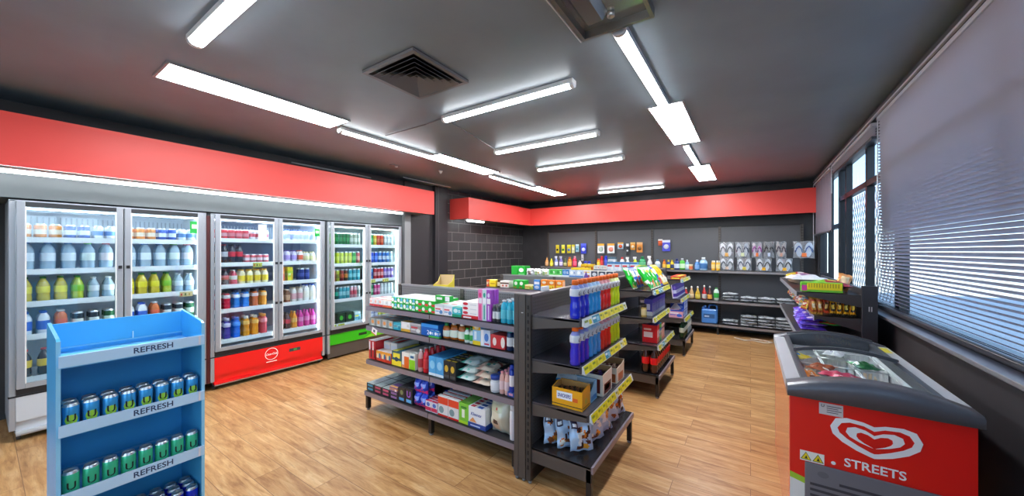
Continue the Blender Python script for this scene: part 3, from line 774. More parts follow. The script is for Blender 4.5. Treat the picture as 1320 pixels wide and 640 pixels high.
# ------------------------------------------------------------------ glass door fridges
def fridge(y0, y1, split, label, kick, shelves, logo, liner_col='#e9eef2', back='#dfe6ee', tickets=()):
    """local x runs along the wall (+Y), local y into the wall; front plane at X=-5.1"""
    w = y1-y0
    r = empty('drinks_fridge', (-5.1, y0, 0), PI/2, label, 'fridge', 'glass door drinks fridges')
    side = mat('#b3b7bd', .35, .3); D = .66; top = 2.03; dk = M_FRD
    mb = MB()
    mb.box(0, .05, .1, .04, D, top, side); mb.box(w-.04, .05, .1, w, D, top, side)
    mb.box(.04, .05, top-.05, w-.04, D, top, side); mb.box(.04, D-.04, .1, w-.04, D, top-.05, side); mb.box(.04, .05, .1, w-.04, D-.04, .42, side)
    mb.obj('cabinet', r)
    lm = mat(liner_col, .45); lb_ = mat(back, .45)  # plain colours of the liner sides and back
    mb = MB()
    mb.box(.04, D-.046, .42, w-.04, D-.041, top-.05, lb_); mb.box(.041, .06, .42, .046, D-.046, top-.05, lm); mb.box(w-.046, .06, .42, w-.041, D-.046, top-.05, lm)
    mb.box(.046, .06, .42, w-.046, D-.046, .426, lm); mb.box(.046, .06, top-.056, w-.046, D-.046, top-.05, lm)
    for i in range(34):                # ribbed cooling grille at the back top
        x = .07+(w-.14)*i/33
        mb.box(x, D-.06, top-.3, x+.008, D-.047, top-.1, '#b9c3cf')
    mb.obj('liner', r)
    # wire shelves with white price rails
    for z in shelves:
        mb = MB(); mb.box(.05, .085, z-.012, w-.05, D-.06, z-.004, mat('#e7ecef', .4))
        mb.box(.05, .07, z-.035, w-.05, .085, z+.014, mat('#f4f6f6', .35))
        mb.obj('shelf', r)
    for (tx, tz, tw, tc) in tickets:
        mb = MB(); mb.box(tx, .066, tz-.05, tx+tw, .069, tz+.004, tc)
        for k in range(3): mb.box(tx+.008+tw*.3*k, .0652, tz-.038, tx+tw*.2+tw*.3*k, .066, tz-.012, ['#c23a2c', '#5a6a2c', '#b8902c'][k])
        mb.obj('price_ticket', r)
    # LED strips on the side posts and the middle
    for x in (w-.068, split-y0-.02):
        mb = MB(); mb.box(x, .062, .46, x+.01, .07, top-.08, M_FLED); mb.obj('light_strip', r)
    mb = MB(); mb.box(.06, .1, top-.066, w-.06, .14, top-.057, M_FLED); mb.obj('light_strip', r)
    # door surround and posts
    mb = MB(); mb.box(0, .0, .1, .035, .05, top, M_FRG, .004); mb.box(w-.035, 0, .1, w, .05, top, M_FRG, .004); mb.box(split-y0-.012, .03, .42, split-y0+.012, .05, top-.02, dk)
    mb.box(0, 0, top-.012, w, .05, top, M_FRG)
    mb.obj('door_surround', r)
    mb = MB(); mb.box(.035, .004, .385, w-.035, .05, .44, dk); mb.box(-.004, -.004, .375, w+.004, .03, .388, mat('#22262b', .4)); mb.obj('sill_strip', r)
    for a, b, hs in ((.036, split-y0-.004, 1), (split-y0+.004, w-.036, -1)):
        mb = MB(); f = .045; z0, z1 = .445, top-.014; y0_, y1_ = -.03, .0
        mb.box(a, y0_, z0, a+f, y1_, z1, M_FRG, .004); mb.box(b-f, y0_, z0, b, y1_, z1, M_FRG, .004)
        mb.box(a+f, y0_, z0, b-f, y1_, z0+.04, M_FRG); mb.box(a+f, y0_+.004, z1-.04, b-f, y1_, z1, dk)
        mb.box(a+f-.004, y0_+.003, z0+.04, a+f+.006, y1_, z1-.04, M_WHITE); mb.box(b-f-.006, y0_+.003, z0+.04, b-f+.004, y1_, z1-.04, M_WHITE)
        d_ = mb.obj('door', r)
        mb = MB(); mb.box(a+f, -.018, z0+.04, b-f, -.013, z1-.04, GLASS); mb.obj('door_glass', d_)
        xh = b-f*.5 if hs > 0 else a+f*.5
        for zz in (.92, 1.43):
            mb = MB(); mb.box(xh-.012, -.045, zz, xh+.012, -.03, zz+.03, '#1a1a1c', .002); mb.obj('handle', d_)
    for x in (.05, w-.05):
        mb = MB(); mb.box(x-.02, .06, .06, x+.02, .12, .1, '#5c6066'); mb.M = Matrix.Translation((x-.012, .07, .035)) @ Matrix.Rotation(PI/2, 4, 'Y')
        mb.lathe([(.03, 0), (.034, .004), (.034, .02), (.03, .024)], mat('#3b3c40', .5), 14); mb.M = None
        mb.obj('castor', r)
    if kick == 'green':
        mb = MB(); mb.box(.035, .01, .215, w-.035, .05, .375, mat('#35b519', .35)); p = mb.obj('front_panel', r)
        mb = MB(); mb.poly([(w*.45, .009, .216), (w-.036, .009, .216), (w-.036, .009, .374), (w*.75, .009, .374)], '#7bd22a')
        mb.poly([(.5, .008, .275), (.64, .008, .275), (.64, .008, .315), (.5, .008, .315)], '#15301a')
        mb.text('Sprite', lambda u, v: (.87+u, .0075, .3+v), .075, '#e9f7df', .25); mb.obj('logo', p)
        mb = MB(); mb.box(.02, .03, .03, w-.02, .06, .215, mat('#5c5651', .4, .3)); mb.obj('kick_plate', r)
    else:
        c = mat('#ef1218', .3, coat=.3) if kick == 'red' else mat('#c9ced4', .35)
        mb = MB(); mb.box(.035, .0, .17, w-.035, .05, .375, c)
        mb.box(.035, .03, .06, w-.035, .06, .17, c); mb.box(.035, .0, .06, w-.035, .03, .085, c); mb.box(.035, -.004, .05, w-.035, .05, .062, M_STEEL)
        p = mb.obj('front_panel', r)
        if logo:
            mb = MB(); cx, cz = .62, .285; n = 28
            A = [(cx+.075*math.cos(2*PI*i/n), -.001, cz+.075*math.sin(2*PI*i/n)) for i in range(n+1)]
            B = [(cx+.069*math.cos(2*PI*i/n), -.001, cz+.069*math.sin(2*PI*i/n)) for i in range(n+1)]
            mb.strip(A, B, '#ffffff')
            mb.text('Coca-Cola', lambda u, v: (cx+u, -.0015, cz+v), .04, '#ffffff', .45, .128)
            mb.poly([(cx-.06, -.001, cz-.1), (cx+.06, -.001, cz-.1), (cx+.06, -.001, cz-.093), (cx-.06, -.001, cz-.093)], '#ffffff')
            mb.box(.83, -.003, .26, .97, 0, .3, '#3a3d40'); mb.box(.885, -.004, .268, .925, -.003, .292, '#46a53a')
            mb.obj('logo', p)
    return r
SH1 = (.5, .865, 1.15, 1.43, 1.71)
SH2 = (.54, .9, 1.19, 1.45, 1.74)
SH3 = (.49, .86, 1.13, 1.4, 1.69)
fridge(.15, 1.44, .8, 'white lit drinks fridge at the left edge, behind the blue stand', 'grey', SH1, False, tickets=[(1.08, 1.15, .11, '#d8c08a')])
fridge(1.48, 2.79, 2.17, 'drinks fridge with the red base and white round logo', 'red', SH2, True, '#dfe3ea', '#7f8ba6', tickets=[(.44, 1.45, .1, '#c8d06a')])
fridge(2.83, 4.15, 3.47, 'drinks fridge with the green base panel', 'green', SH3, False, '#d3e0d8', '#a9bcb4', tickets=[(.08, .49, .09, '#d6e23a'), (.2, .49, .1, '#d6e23a'), (.74, 1.13, .1, '#dfe67a'), (.98, 1.13, .12, '#dfe67a')])
mb = MB(); mb.box(-5.13, 1.445, .1, -5.105, 1.475, 2.0, '#4a1518'); structure(mb, 'trim_6')
FR = Frame(-5.1, 0, PI/2)   # x = world Y

# promo leaflets stuck on the doors
def sticker(y, z, w, h, col, label, tilt=0):
    mb = MB(); mb.M = Matrix.Rotation(tilt, 4, 'Y')
    mb.box(-w/2, -.001, -h/2, w/2, .0, h/2, col); mb.quad((-w*.35, -.0015, -h*.1), (w*.35, -.0015, -h*.1), (w*.35, -.0015, h*.25), (-w*.35, -.0015, h*.25), '#e9f7d9')
    o = mb.obj('door_sticker'); o.location = FR.w(y, -.0185, z); o.rotation_euler = (0, 0, PI/2); tag(o, label, 'sticker')
sticker(1.345, 1.86, .1, .13, '#22b04a', 'green sticker at the top of the leftmost fridge glass')
sticker(2.67, 1.86, .07, .11, '#22b04a', 'green sticker on the right door of the red based fridge')
sticker(1.99, 1.83, .09, .2, '#eef2f2', 'white sticker at the top of the door over the red cans')

# ------------------------------------------------------------------ blue can stand
BX, BY0, BY1 = -2.6, .2, .725
r = empty('can_display_stand', (BX, BY0, 0), PI/2, 'sky blue cardboard display stand for energy drink cans', 'display stand')
bl = mat('#4db4ea', .4, coat=.15); bl2 = mat('#74c4f0', .4); W_ = BY1-BY0
mb = MB(); mb.box(0, .36, 0, W_, .375, 1.225, bl); mb.box(.3, .355, 1.1, .304, .36, 1.14, '#dceef8'); mb.obj('back_panel', r)
for x, lab in ((0, None), (W_-.012, None)):
    mb = MB(); mb.prism([(0, 0), (.36, 0), (.36, 1.235), (.02, 1.2), (0, 1.19)], 'x', x, x+.012, bl); mb.box(x-.001, -.004, 0, x+.013, .0, 1.19, mat('#8fcff0', .4))
    mb.obj('side_panel', r)
for z in (1.075, .76, .447, .135):
    mb = MB(); mb.box(.012, .0, z-.012, W_-.012, .36, z, bl2)
    mb.box(.012, .345, z+.02, W_-.012, .36, z+.026, '#7cc6ea')
    s_ = mb.obj('shelf', r)
    mb = MB(); mb.box(.006, -.016, z-.004, W_-.004, -.006, z+.048, mat('#bfe0fb', .35)); mb.box(W_-.03, -.02, z-.002, W_-.022, -.016, z+.046, '#e4e0e6')
    h_ = mb.obj('header_strip', s_)
    mb = MB(); mb.text('REFRESH', lambda u, v: (.315+u, -.0166, z+.022+v), .029, '#26406b', 0, .2); mb.obj('lettering', h_)
STAND = Frame(BX, BY0, PI/2)

# ------------------------------------------------------------------ ice cream freezer
FX0, FX1, FY0, FY1 = .17, .8, 2.35, 3.66
fw, fl = FX1-FX0, FY1-FY0
r = empty('ice_cream_freezer', (FX0, FY0, 0), 0, 'red ice cream chest freezer with glass lid and white heart logo', 'freezer')
red = mat('#f01a14', .28, coat=.4)
mb = MB()
mb.box(0, .0, .0, fw, .05, .86, red, .0); mb.box(0, fl-.05, 0, fw, fl, .86, red); mb.box(0, .05, 0, .05, fl-.05, .86, mat('#dd7a50', .25, coat=.4)); mb.box(fw-.05, .05, 0, fw, fl-.05, .86, red); mb.box(.05, .05, .05, fw-.05, fl-.05, .3, '#e9ebec')  # left side orange: the wood floor's reflection put into its colour
mb.obj('freezer_body', r)
mb = MB(); e = -.001
mb.add([(0, e, 0), (fw, e, 0), (fw, e, .43), (0, e, .43)], [(0, 1, 2, 3)], '#eceeec')
A = [(fw*i/10, e-.0005, .43-.02*math.sin(PI*min(1, i/3))) for i in range(11)]; B = [(p[0], e-.0005, p[2]+.03) for p in A]
mb.strip(A, B, '#a9d338')
mb.poly([(.041, e-.001, .531), (.136, e-.001, .531), (.136, e-.001, .582), (.041, e-.001, .582)], '#f4f4ee')
for cx in (.065, .112):
    mb.poly([(cx-.022, e-.0015, .537), (cx+.022, e-.0015, .537), (cx, e-.0015, .577)], '#3b3a14'); mb.poly([(cx-.018, e-.002, .5395), (cx+.018, e-.002, .5395), (cx, e-.002, .573)], '#ecd820')
    mb.poly([(cx-.006, e-.0025, .543), (cx+.007, e-.0025, .543), (cx+.001, e-.0025, .56)], '#3b3a14')
# rating label
mb.poly([(.116, e, .785), (.206, e, .785), (.206, e, .842), (.116, e, .842)], '#d9cfcf')
mb.text('U', lambda u, v: (.13+u, e-.001, .828+v), .014, '#33333a')
for k in range(4): mb.poly([(.145, e-.001, .827-k*.01), (.2-.012*(k % 2), e-.001, .827-k*.01), (.2-.012*(k % 2), e-.001, .831-k*.01), (.145, e-.001, .831-k*.01)], '#6a6268')
# heart
O = [(0, .769), (.038, .782), (.096, .788), (.137, .777), (.157, .735), (.148, .7), (.113, .668), (.061, .64), (.015, .624), (0, .62)]
I = [(0, .748), (.036, .764), (.085, .769), (.115, .759), (.13, .733), (.122, .711), (.095, .688), (.053, .664), (.014, .646), (0, .642)]
O2 = [(0, .728), (.03, .745), (.066, .752), (.094, .742), (.1, .72), (.085, .7), (.05, .682), (.005, .668)]
I2 = [(0, .712), (.022, .726), (.046, .731), (.06, .724), (.062, .71), (.055, .698), (.036, .684), (.005, .669)]
hx = .315
for sg in (-1, 1):
    for a, b in ((O, I), (O2, I2)):
        A = [(hx+sg*p[0], e-.001, p[1]) for p in a]; B = [(hx+sg*p[0], e-.001, p[1]) for p in b]
        mb.strip(A, B, '#f7f7fb')
mb.text('STREETS', lambda u, v: (hx+u, e-.001, .572+v), .042, '#f7f7fb', 0, .225)
mb.poly([(.17+.009*math.cos(i*PI/6), e-.001, .553+.009*math.sin(i*PI/6)) for i in range(12)], '#f7f7fb')
mb.obj('front_graphics', r)
mb = MB(); gv = mat('#7b7c86', .4, .2)
mb.box(.06, -.012, .04, fw-.06, -.002, .529, gv, .003)
for k in range(11):
    z = .45-k*.028
    x0 = .08 if k > 0 else .19
    mb.box(x0, -.0135, z, fw-.08, -.012, z+.012, '#3c3d46')
mb.poly([(.13+.022*math.cos(i*PI/6), -.0125, .485+.016*math.sin(i*PI/6)) for i in range(12)], '#6b6c76')
mb.lathe([(.004, 0), (0, .001)], '#ddd', 6, 0, 0) if False else None
mb.obj('vent_grille', r)
# rim: domed front rail
gr = mat('#5d5f68', .3, .1)
def arch(x): return .908+.062*math.sin(PI*min(1, max(0, x/fw)))**.8
n = 16
for y0_, y1_ in ((-.03, .075), (fl-.06, fl+.01)):
    mb = MB()
    for i in range(n):
        xa, xb = -.012+(fw+.024)*i/n, -.012+(fw+.024)*(i+1)/n
        za, zb = arch(xa), arch(xb)
        mb.add([(xa, y0_, .858), (xb, y0_, .858), (xb, y0_, zb-.01), (xa, y0_, za-.01), (xa, y0_+.012, za), (xb, y0_+.012, zb), (xa, y1_, za+.002), (xb, y1_, zb+.002), (xa, y1_, .858), (xb, y1_, .858)],
               [(0, 1, 2, 3), (3, 2, 5, 4), (4, 5, 7, 6), (6, 7, 9, 8), (8, 9, 1, 0)], gr, True)
    for xa in (-.012, fw+.012):
        mb.add([(xa, y0_, .858), (xa, y0_, .898), (xa, y0_+.012, .908), (xa, y1_, .91), (xa, y1_, .858)], [(0, 1, 2, 3, 4)], gr)
    mb.obj('domed_rim', r)
mb = MB(); lg = mat('#c9ced6', .3, .2)
for x0, x1 in ((-.012, .055), (fw-.055, fw+.012)): mb.box(x0, .075, .858, x1, fl-.06, .912, lg, .004)
for x0, x1 in ((.055, .085), (fw-.085, fw-.055)): mb.box(x0, .075, .87, x1, fl-.06, .925, mat('#50535c', .35), .003)
mb.obj('side_rail', r)
# tub
mb = MB(); tw = mat('#f3f6f8', .4)
mb.box(.05, .05, .34, .07, fl-.05, .86, tw); mb.box(fw-.07, .05, .34, fw-.05, fl-.05, .86, tw); mb.box(.07, .05, .34, fw-.07, .07, .86, tw); mb.box(.07, fl-.07, .34, fw-.07, fl-.05, .86, tw); mb.box(.07, .07, .34, fw-.07, fl-.07, .36, tw)
mb.obj('inner_tub', r)
# lids
for y0_, y1_, dz in ((.075, .72, 0.0), (.68, fl-.06, .012)):
    mb = MB(); n = 10
    def P(i, y): x = .07+(fw-.14)*i/n; return (x, y, arch(x)+dz-.006)
    mb.add([P(i, y) for y in (y0_, y1_) for i in range(n+1)], [(i, i+1, n+2+i, n+1+i) for i in range(n)], LIDGLASS, True)
    l_ = mb.obj('glass_lid', r)
    mb = MB()
    for i in range(n):
        for ya in ((y1_-.02,) if dz == 0 else (y0_, y1_-.02)):
            a, b = P(i, ya), P(i+1, ya)
            mb.add([a, b, (b[0], ya+.02, b[2]), (a[0], ya+.02, a[2]), (a[0], ya, a[2]+.012), (b[0], ya, b[2]+.012), (b[0], ya+.02, b[2]+.012), (a[0], ya+.02, a[2]+.012)],
                   [(4, 5, 6, 7), (0, 1, 5, 4), (2, 3, 7, 6), (0, 3, 2, 1)], mat('#4b4e56', .35))
    mb.obj('lid_frame', l_)
# wire baskets
def basket(x0, y0, x1, y1, z0=.52, z1=.8):
    mb = MB(); wm = mat('#f7f9fa', .4); t = .003
    for z in (z0, z0+.09, z0+.18, z1):
        for a, b in (((x0, y0), (x1, y0)), ((x1, y0), (x1, y1)), ((x1, y1), (x0, y1)), ((x0, y1), (x0, y0))):
            mb.tube((a[0], a[1], z), (b[0], b[1], z), t if z < z1 else .005, wm, 4)
    k = int((x1-x0)/.022); 
    for i in range(k+1):
        x = x0+(x1-x0)*i/k
        mb.box(x-.002, y0-.002, z0, x+.002, y0+.002, z1, wm); mb.box(x-.002, y1-.002, z0, x+.002, y1+.002, z1, wm); mb.box(x-.0015, y0, z0-.002, x+.0015, y1, z0+.001, wm)
    k = int((y1-y0)/.022)
    for i in range(k+1):
        y = y0+(y1-y0)*i/k
        mb.box(x0-.002, y-.002, z0, x0+.002, y+.002, z1, wm); mb.box(x1-.002, y-.002, z0, x1+.002, y+.002, z1, wm)
    mb.obj('wire_basket', r)
for i in range(3):
    for j in range(5):
        x0 = .085+i*.155; y0_ = .1+j*.225
        basket(x0, y0_, x0+.145, y0_+.21, .56, .84)
mb = MB(); mb.quad((fw-.045, fl-.25, .9135), (fw-.005, fl-.25, .9135), (fw-.005, fl-.1, .9135), (fw-.045, fl-.1, .9135), '#d8cc3a'); mb.obj('warning_label', r)
FZ = Frame(FX0, FY0, 0)
# ------------------------------------------------------------------ filling the shelves
BACKS = ['', ' second row', ' third row', ' fourth row', ' fifth row']
def fill(fr, x0, yf, z, seq, where, deep=1, gap=.005, x1=None, jit=0.0, dgap=.006):
    """seq = (proto, base label, category, count[, up]); x grows along the shelf"""
    x = x0
    tot = sum(q[0].w*q[3] for q in seq); cnt = sum(q[3] for q in seq)
    if x1 is not None: gap = max(.001, (x1-x0-tot)/max(1, cnt))
    for q in seq:
        p, base, cat, n = q[:4]; up = q[4] if len(q) > 4 else 1; dp = q[5] if len(q) > 5 else deep
        grp = ('%s, %s' % (base, where)) if n*dp*up > 1 else None
        for i in range(n):
            for k in range(dp):
                for l in range(up):
                    lv = (['lower ', 'upper '] if up == 2 else ['bottom ', 'middle ', 'top '])[l] if up > 1 else ''
                    fr.put(p, x+p.w/2, yf+k*(p.d+dgap), z+l*p.h, '%s%s %s%s' % (lv, base, where, BACKS[k]), cat, grp, turn=R.uniform(-jit, jit))
            x += p.w+gap
    return x
W0 = Frame(0, 0, 0)
BXN = 'product_box'
# ---- nearest long gondola, top shelf (z 1.05)
yf = 2.215; w_ = 'on long top shelf'
tp1 = carton('toothpaste_box', .083, .3, .055, '#1fae3c', (('F','e',.05,.2,.45,.9,'#ffffff'),('F','r',.45,.1,.95,.4,'#dff2e4'),('F','e',.55,.4,.95,.95,'#5fb9de'),('T','r',0,0,1,.97,'#dfe9e6'),('T','r',.0,.0,1,.2,'#5fc6ea')))
tp2 = carton('toothpaste_box', .083, .3, .055, '#22b33a', (('F','e',.05,.25,.5,.85,'#f7f7f7'),('F','r',.5,.1,.98,.45,'#e03a36'),('F','r',.15,.45,.4,.6,'#d8403c'),('T','r',0,0,1,.97,'#eef1ec'),('T','r',.1,.5,.7,.9,'#39b34c')))
x = fill(W0, -3.215, yf, 1.05, [(carton('tissue_packet', .068, .11, .07, '#e9e6e8', auto_art('#d8414a','#f4b9a8','#ffffff',0)), 'small red and white packet', 'packet', 3),
    (carton('tablet_box', .065, .12, .07, '#f3efec', auto_art('#e7673d','#ffffff','#b8c4c8',0)), 'small white and orange box', 'box', 2)], w_, deep=2)
x = fill(W0, -2.87, yf, 1.05, [(tp1, 'green and blue toothpaste box', 'box', 4, 2), (tp2, 'green and red toothpaste box', 'box', 3, 2)], w_, gap=.001)
fill(W0, -2.285, yf, 1.05, [(carton('soap_box', .1, .16, .085, '#f1eff2', auto_art('#dcdfe8','#e06a72','#5f93c8',5)), 'low white soap box', 'box', 2)], w_, deep=2)
fill(W0, -2.3, yf+.02, 1.162, [(carton('toothpaste_box', .17, .05, .05, '#22a83c', (('F','r',.7,.1,1,.9,'#f2f2f5'),('T','r',.3,0,.9,1,'#e9edf0'),('F','r',.1,.3,.5,.7,'#f0f4ef'))), 'green toothpaste box lying across the stack', 'box', 1)], w_)
fill(W0, -2.08, yf, 1.05, [(carton('soap_box', .1, .15, .08, '#43bdc6', auto_art('#1d8f6b','#dff5f4','#ffffff',0)), 'teal soap box', 'box', 1)], w_, deep=2)
fill(W0, -1.975, yf, 1.05, [(carton('remedy_box', .17, .22, .026, '#d4222c', (('F','r',.1,.2,.6,.6,'#ffffff'),)), 'flat red box', 'box', 1),
    ], w_+' under white boxes')
rem = carton('remedy_box', .168, .2, .036, '#f6f4f4', (('F','e',.05,.2,.38,.85,'#d62c3c'),('F','r',.5,.3,.9,.5,'#d9d9de'),('T','r',.1,.1,.9,.5,'#ecebee')))
fill(W0, -1.974, yf+.006, 1.077, [(rem, 'white box with red oval', 'box', 1, 3)], w_)
br = [carton('toothbrush_pack', .046, .03, .245, c, (('F','r',.15,.55,.85,.72,'#f4eef6'),('F','r',.35,.05,.6,.5,k),('F','e',.25,.75,.75,.9,k),('T','r',0,0,1,1,'#8b5aa8'))) for c, k in (('#e77fb4','#e23c7a'),('#c9dfe0','#2c9f8e'),('#a94bc0','#e6d3f1'))]
fill(W0, -1.803, yf, 1.05, [(br[0], 'tall pink toothbrush pack', 'toothbrush pack', 1), (br[1], 'tall teal and white toothbrush pack', 'toothbrush pack', 1), (br[2], 'tall purple toothbrush pack', 'toothbrush pack', 1)], w_, deep=3, gap=-.004)
fill(W0, -1.667, yf, 1.05, [(bottle('deodorant_stick', .017, .135, '#3a3b42', '#63656d', '#d9dade', 'aerosol'), 'small dark deodorant', 'deodorant', 2)], w_, deep=3, gap=.001)
fill(W0, -1.592, yf, 1.05, [(bottle('mouthwash_bottle', .026, .175, mat('#35b6d6', .15, coat=.3), '#c9cdd2', '#5fc9dd', 'milk'), 'teal mouthwash bottle', 'bottle', 3)], w_, deep=4, gap=.003)
# ---- shelf z .85
w_ = 'on long second shelf'
x = fill(W0, -3.215, yf, .85, [(carton('tea_tin', .088, .09, .075, '#b9b7b6', auto_art('#8f9795','#e89a54','#d8e3dc',2)), 'grey tin with orange spot', 'tin', 4)], w_, deep=3)
x = fill(W0, -2.84, yf, .85, [(carton('wipes_pack', .105, .16, .07, '#35abc4', auto_art('#7fd0de','#ffffff','#1d7d97',1)), 'teal pack', 'packet', 1),
    (carton('plaster_box', .125, .2, .09, '#eceaea', auto_art('#e9b33c','#f3f1ee','#c9b8a8',0)), 'white and yellow box', 'box', 1),
    (carton('grey_box', .14, .2, .09, '#a49c9f', auto_art('#c9c3c5','#c9414a','#e2dfe0',5)), 'grey box with red dot', 'box', 1),
    (carton('blue_box', .21, .25, .105, '#1763c0', (('F','r',.0,.72,1,1,'#3f9be6'),('T','r',0,0,1,.9,'#2e86da'),('F','t',.3,.12,.8,.5,'#f2f6ff','200'),('L','r',.1,.2,.9,.6,'#8cc6f2'))), 'large blue box with white numbers', 'box', 1)], w_)
fill(W0, -2.33, yf-.028, .85, [(carton('small_blue_box', .06, .025, .06, '#1f7fd0', auto_art('#3cae4a','#f4f8ff','#ffffff',0)), 'small blue and green box', 'box', 2)], w_, gap=.002)
dt = bottle('antiseptic_bottle', .042, .15, mat('#b5601d', .2, coat=.3), '#f2f2ee', '#e9f2e2', 'flask')
dt0 = bottle('antiseptic_bottle', .04, .13, mat('#c96a25', .2, coat=.3), '#2f9e54', '#e3ece0', 'flask')
x = fill(W0, -2.22, yf, .85, [(dt0, 'small green capped antiseptic bottle', 'bottle', 1), (dt, 'brown antiseptic bottle with white cap', 'bottle', 2)], w_, deep=3)
fill(W0, -1.958, yf, .85, [(bottle('cream_bottle', .024, .115, '#e9f0e8', '#2fbe3f', '#3fae58', 'milk'), 'white bottle with green cap', 'bottle', 2)], w_, deep=3)
fill(W0, -1.857, yf, .85, [(carton('sponge_pack', .08, .06, .165, '#8fc3e6', (('F','r',0,.72,1,1,'#f4b924'),('F','e',.2,.74,.8,.96,'#fbe6b4'),('F','r',0,0,1,.2,'#f0cf2c'),('F','r',.2,.25,.5,.65,'#e3f1fa'))), 'yellow and blue card pack', 'pack', 1)], w_, deep=2)
fill(W0, -1.774, yf, .85, [(carton('pad_pack', .092, .16, .13, '#cfdcf2', auto_art('#f3f3f8','#4c7fcb','#d84a5f',2)), 'white and blue pack', 'pack', 1)], w_)
fill(W0, -1.677, yf-.0, .85, [(carton('tissue_box', .135, .12, .105, '#d2363a', (('F','e',.15,.2,.42,.8,'#f2ddd6'),('F','e',.72,.1,1,.9,'#efe6e0'),('T','r',.1,.2,.9,.8,'#e0585a'))), 'red tissue box', 'box', 1)], w_)
fill(W0, -1.538, yf, .85, [(bottle('body_wash_bottle', .027, .162, '#233a63', '#22a6b6', '#e6eaf0', 'aerosol'), 'navy can with teal cap', 'can', 2)], w_, deep=3)
mb = MB(); mb.box(-.04, -.001, -.03, .04, .001, .03, '#f3efef'); mb.box(-.04, -.0015, -.03, .04, -.001, -.022, '#d84a4a'); mb.poly([(-.015, -.002, -.01), (.012, -.002, -.01), (.012, -.002, .015), (-.015, -.002, .015)], '#46506a')
o = mb.obj('price_card'); o.location = (-3.08, 2.176, .81); o.rotation_euler = (0, .35, 0); tag(o, 'white price card hanging from the left of long second shelf', 'card')
# ---- shelf z .51
w_ = 'on long third shelf'
fill(W0, -3.225, yf, .51, [(carton('light_bulb_box', .05, .22, .185, '#c8242c', (('F','r',.1,.5,.5,.95,'#f3e9e6'),('F','r',.6,.1,.95,.6,'#5a2327'),('T','r',0,0,1,1,'#dcdcdc'))), 'tall red and white box', 'box', 2)], w_, gap=.003)
x = fill(W0, -3.105, yf+.09, .51, [(carton('foil_box', .1, .28, .17, '#f1ece6', (('F','r',0,0,1,.45,'#ee6a2c'),('F','r',.1,.6,.9,.85,'#e3e7ee'),('T','r',0,0,1,.9,'#f0f0f2'),('T','d',.1,.1,.9,.95,'#d8342e'))), 'white and orange foil box', 'box', 2)], w_)
fill(W0, -3.105, yf, .51, [(carton('match_box', .075, .08, .1, '#e0412a', (('F','r',0,.6,1,1,'#f0a028'),('F','r',.1,.3,.55,.75,'#e8d8b0'),('F','e',.55,.25,.95,.8,'#3a6e9e'),('T','r',0,0,1,1,'#e8d9d0'))), 'red and orange match pack', 'match pack', 3)], w_, gap=.002)
x = fill(W0, -2.865, yf, .51, [(carton('firelighter_box', .14, .3, .135, '#2d5a6c', (('F','r',0,0,1,.38,'#f2dc30'),('F','r',.15,.55,.85,.88,'#f0de3a'),('F','e',.3,.3,.7,.62,'#1c3f55'),('T','r',.05,0,.5,1,'#e6de4a'),('T','r',.6,.1,.9,.9,'#3f7f9a'))), 'navy box with yellow base', 'box', 1),
    (carton('candle_box', .1, .3, .145, '#efe9e0', (('F','r',.35,0,1,.75,'#ef6d24'),('F','r',0,.0,.4,.2,'#f2a060'))), 'white and orange upright box', 'box', 1), (carton('cloth_pack', .078, .24, .15, '#e9efe9', (('F','r',0,0,1,.6,'#8fd11f'),('F','r',.2,.7,.8,.85,'#3b6e9c'))), 'white and lime pack', 'pack', 1)], w_)
fill(W0, -2.515, yf, .51, [(bottle('pump_bottle', .028, .2, '#d9a9a6', '#e6e6ea', '#b53a44', 'milk'), 'pink bottle with clear cap', 'bottle', 1, 1, 5), (bottle('pump_bottle', .032, .21, mat('#d31a28', .2, coat=.3), '#d6222c', '#d3363e', 'milk'), 'glossy red bottle', 'bottle', 1, 1, 4)], w_, gap=.008, dgap=.004)
x = fill(W0, -2.36, yf, .51, [(carton('blue_pack', .088, .3, .165, '#4aa6e2', (('F','e',.15,.35,.85,.8,'#8fd0f4'),('F','r',0,.0,1,.14,'#e6f2fa'),('F','r',.2,.45,.8,.6,'#d6ecfa'),('T','r',.1,.05,.9,.9,'#3f9add'))), 'light blue carton', 'carton', 2),
    (carton('battery_box', .068, .27, .155, '#26272b', (('F','e',.2,.4,.8,.78,'#d6b23a'),('F','r',.1,.1,.9,.25,'#4a4f55'),('T','r',.1,.05,.9,.12,'#e0c83a'),('T','r',.1,.25,.9,.32,'#e6e6e0'),('T','r',.1,.45,.9,.52,'#e0c83a'),('T','r',.1,.65,.9,.72,'#e6e6e0'),('T','r',.1,.85,.9,.92,'#e0c83a'))), 'black and gold box', 'box', 2)], w_, gap=.002)
wp = pouch('wipes_packet', .17, .24, .06, ['#e3f1ee', (.0, .0, .3, 1, '#5fc9b8'), ('blot', 10, ['#3fae9c', '#f2f4f4', '#2c3a3c', '#c83a4a', '#8fe0d4'], 0, 0, 1, 1)], 1, 14, 14)
wp2 = pouch('wipes_packet', .17, .24, .05, ['#f3e4d2', (.0, .0, .35, 1, '#f0c9b8'), ('blot', 10, ['#e9d86a', '#f6efe6', '#d87a6a', '#4a9a8a'], 0, 0, 1, 1)], 2, 14, 14)
def flat(p, x, y, z, lab, cat, grp=None, rz=0.0): return p.place((x, y-p.h/2, z+p.d*.42), 0, lab, cat, grp, rot=(-PI/2*.98, 0, rz)) 
def flat_pack(p, x, y, z, lab, cat, grp=None, rz=0.0):
    """bag laid on its back: its top points away from the shopper"""
    return p.place((x, y-p.h/2, z+p.d*.6), 0, lab, cat, grp, rot=(-PI/2, 0, rz))
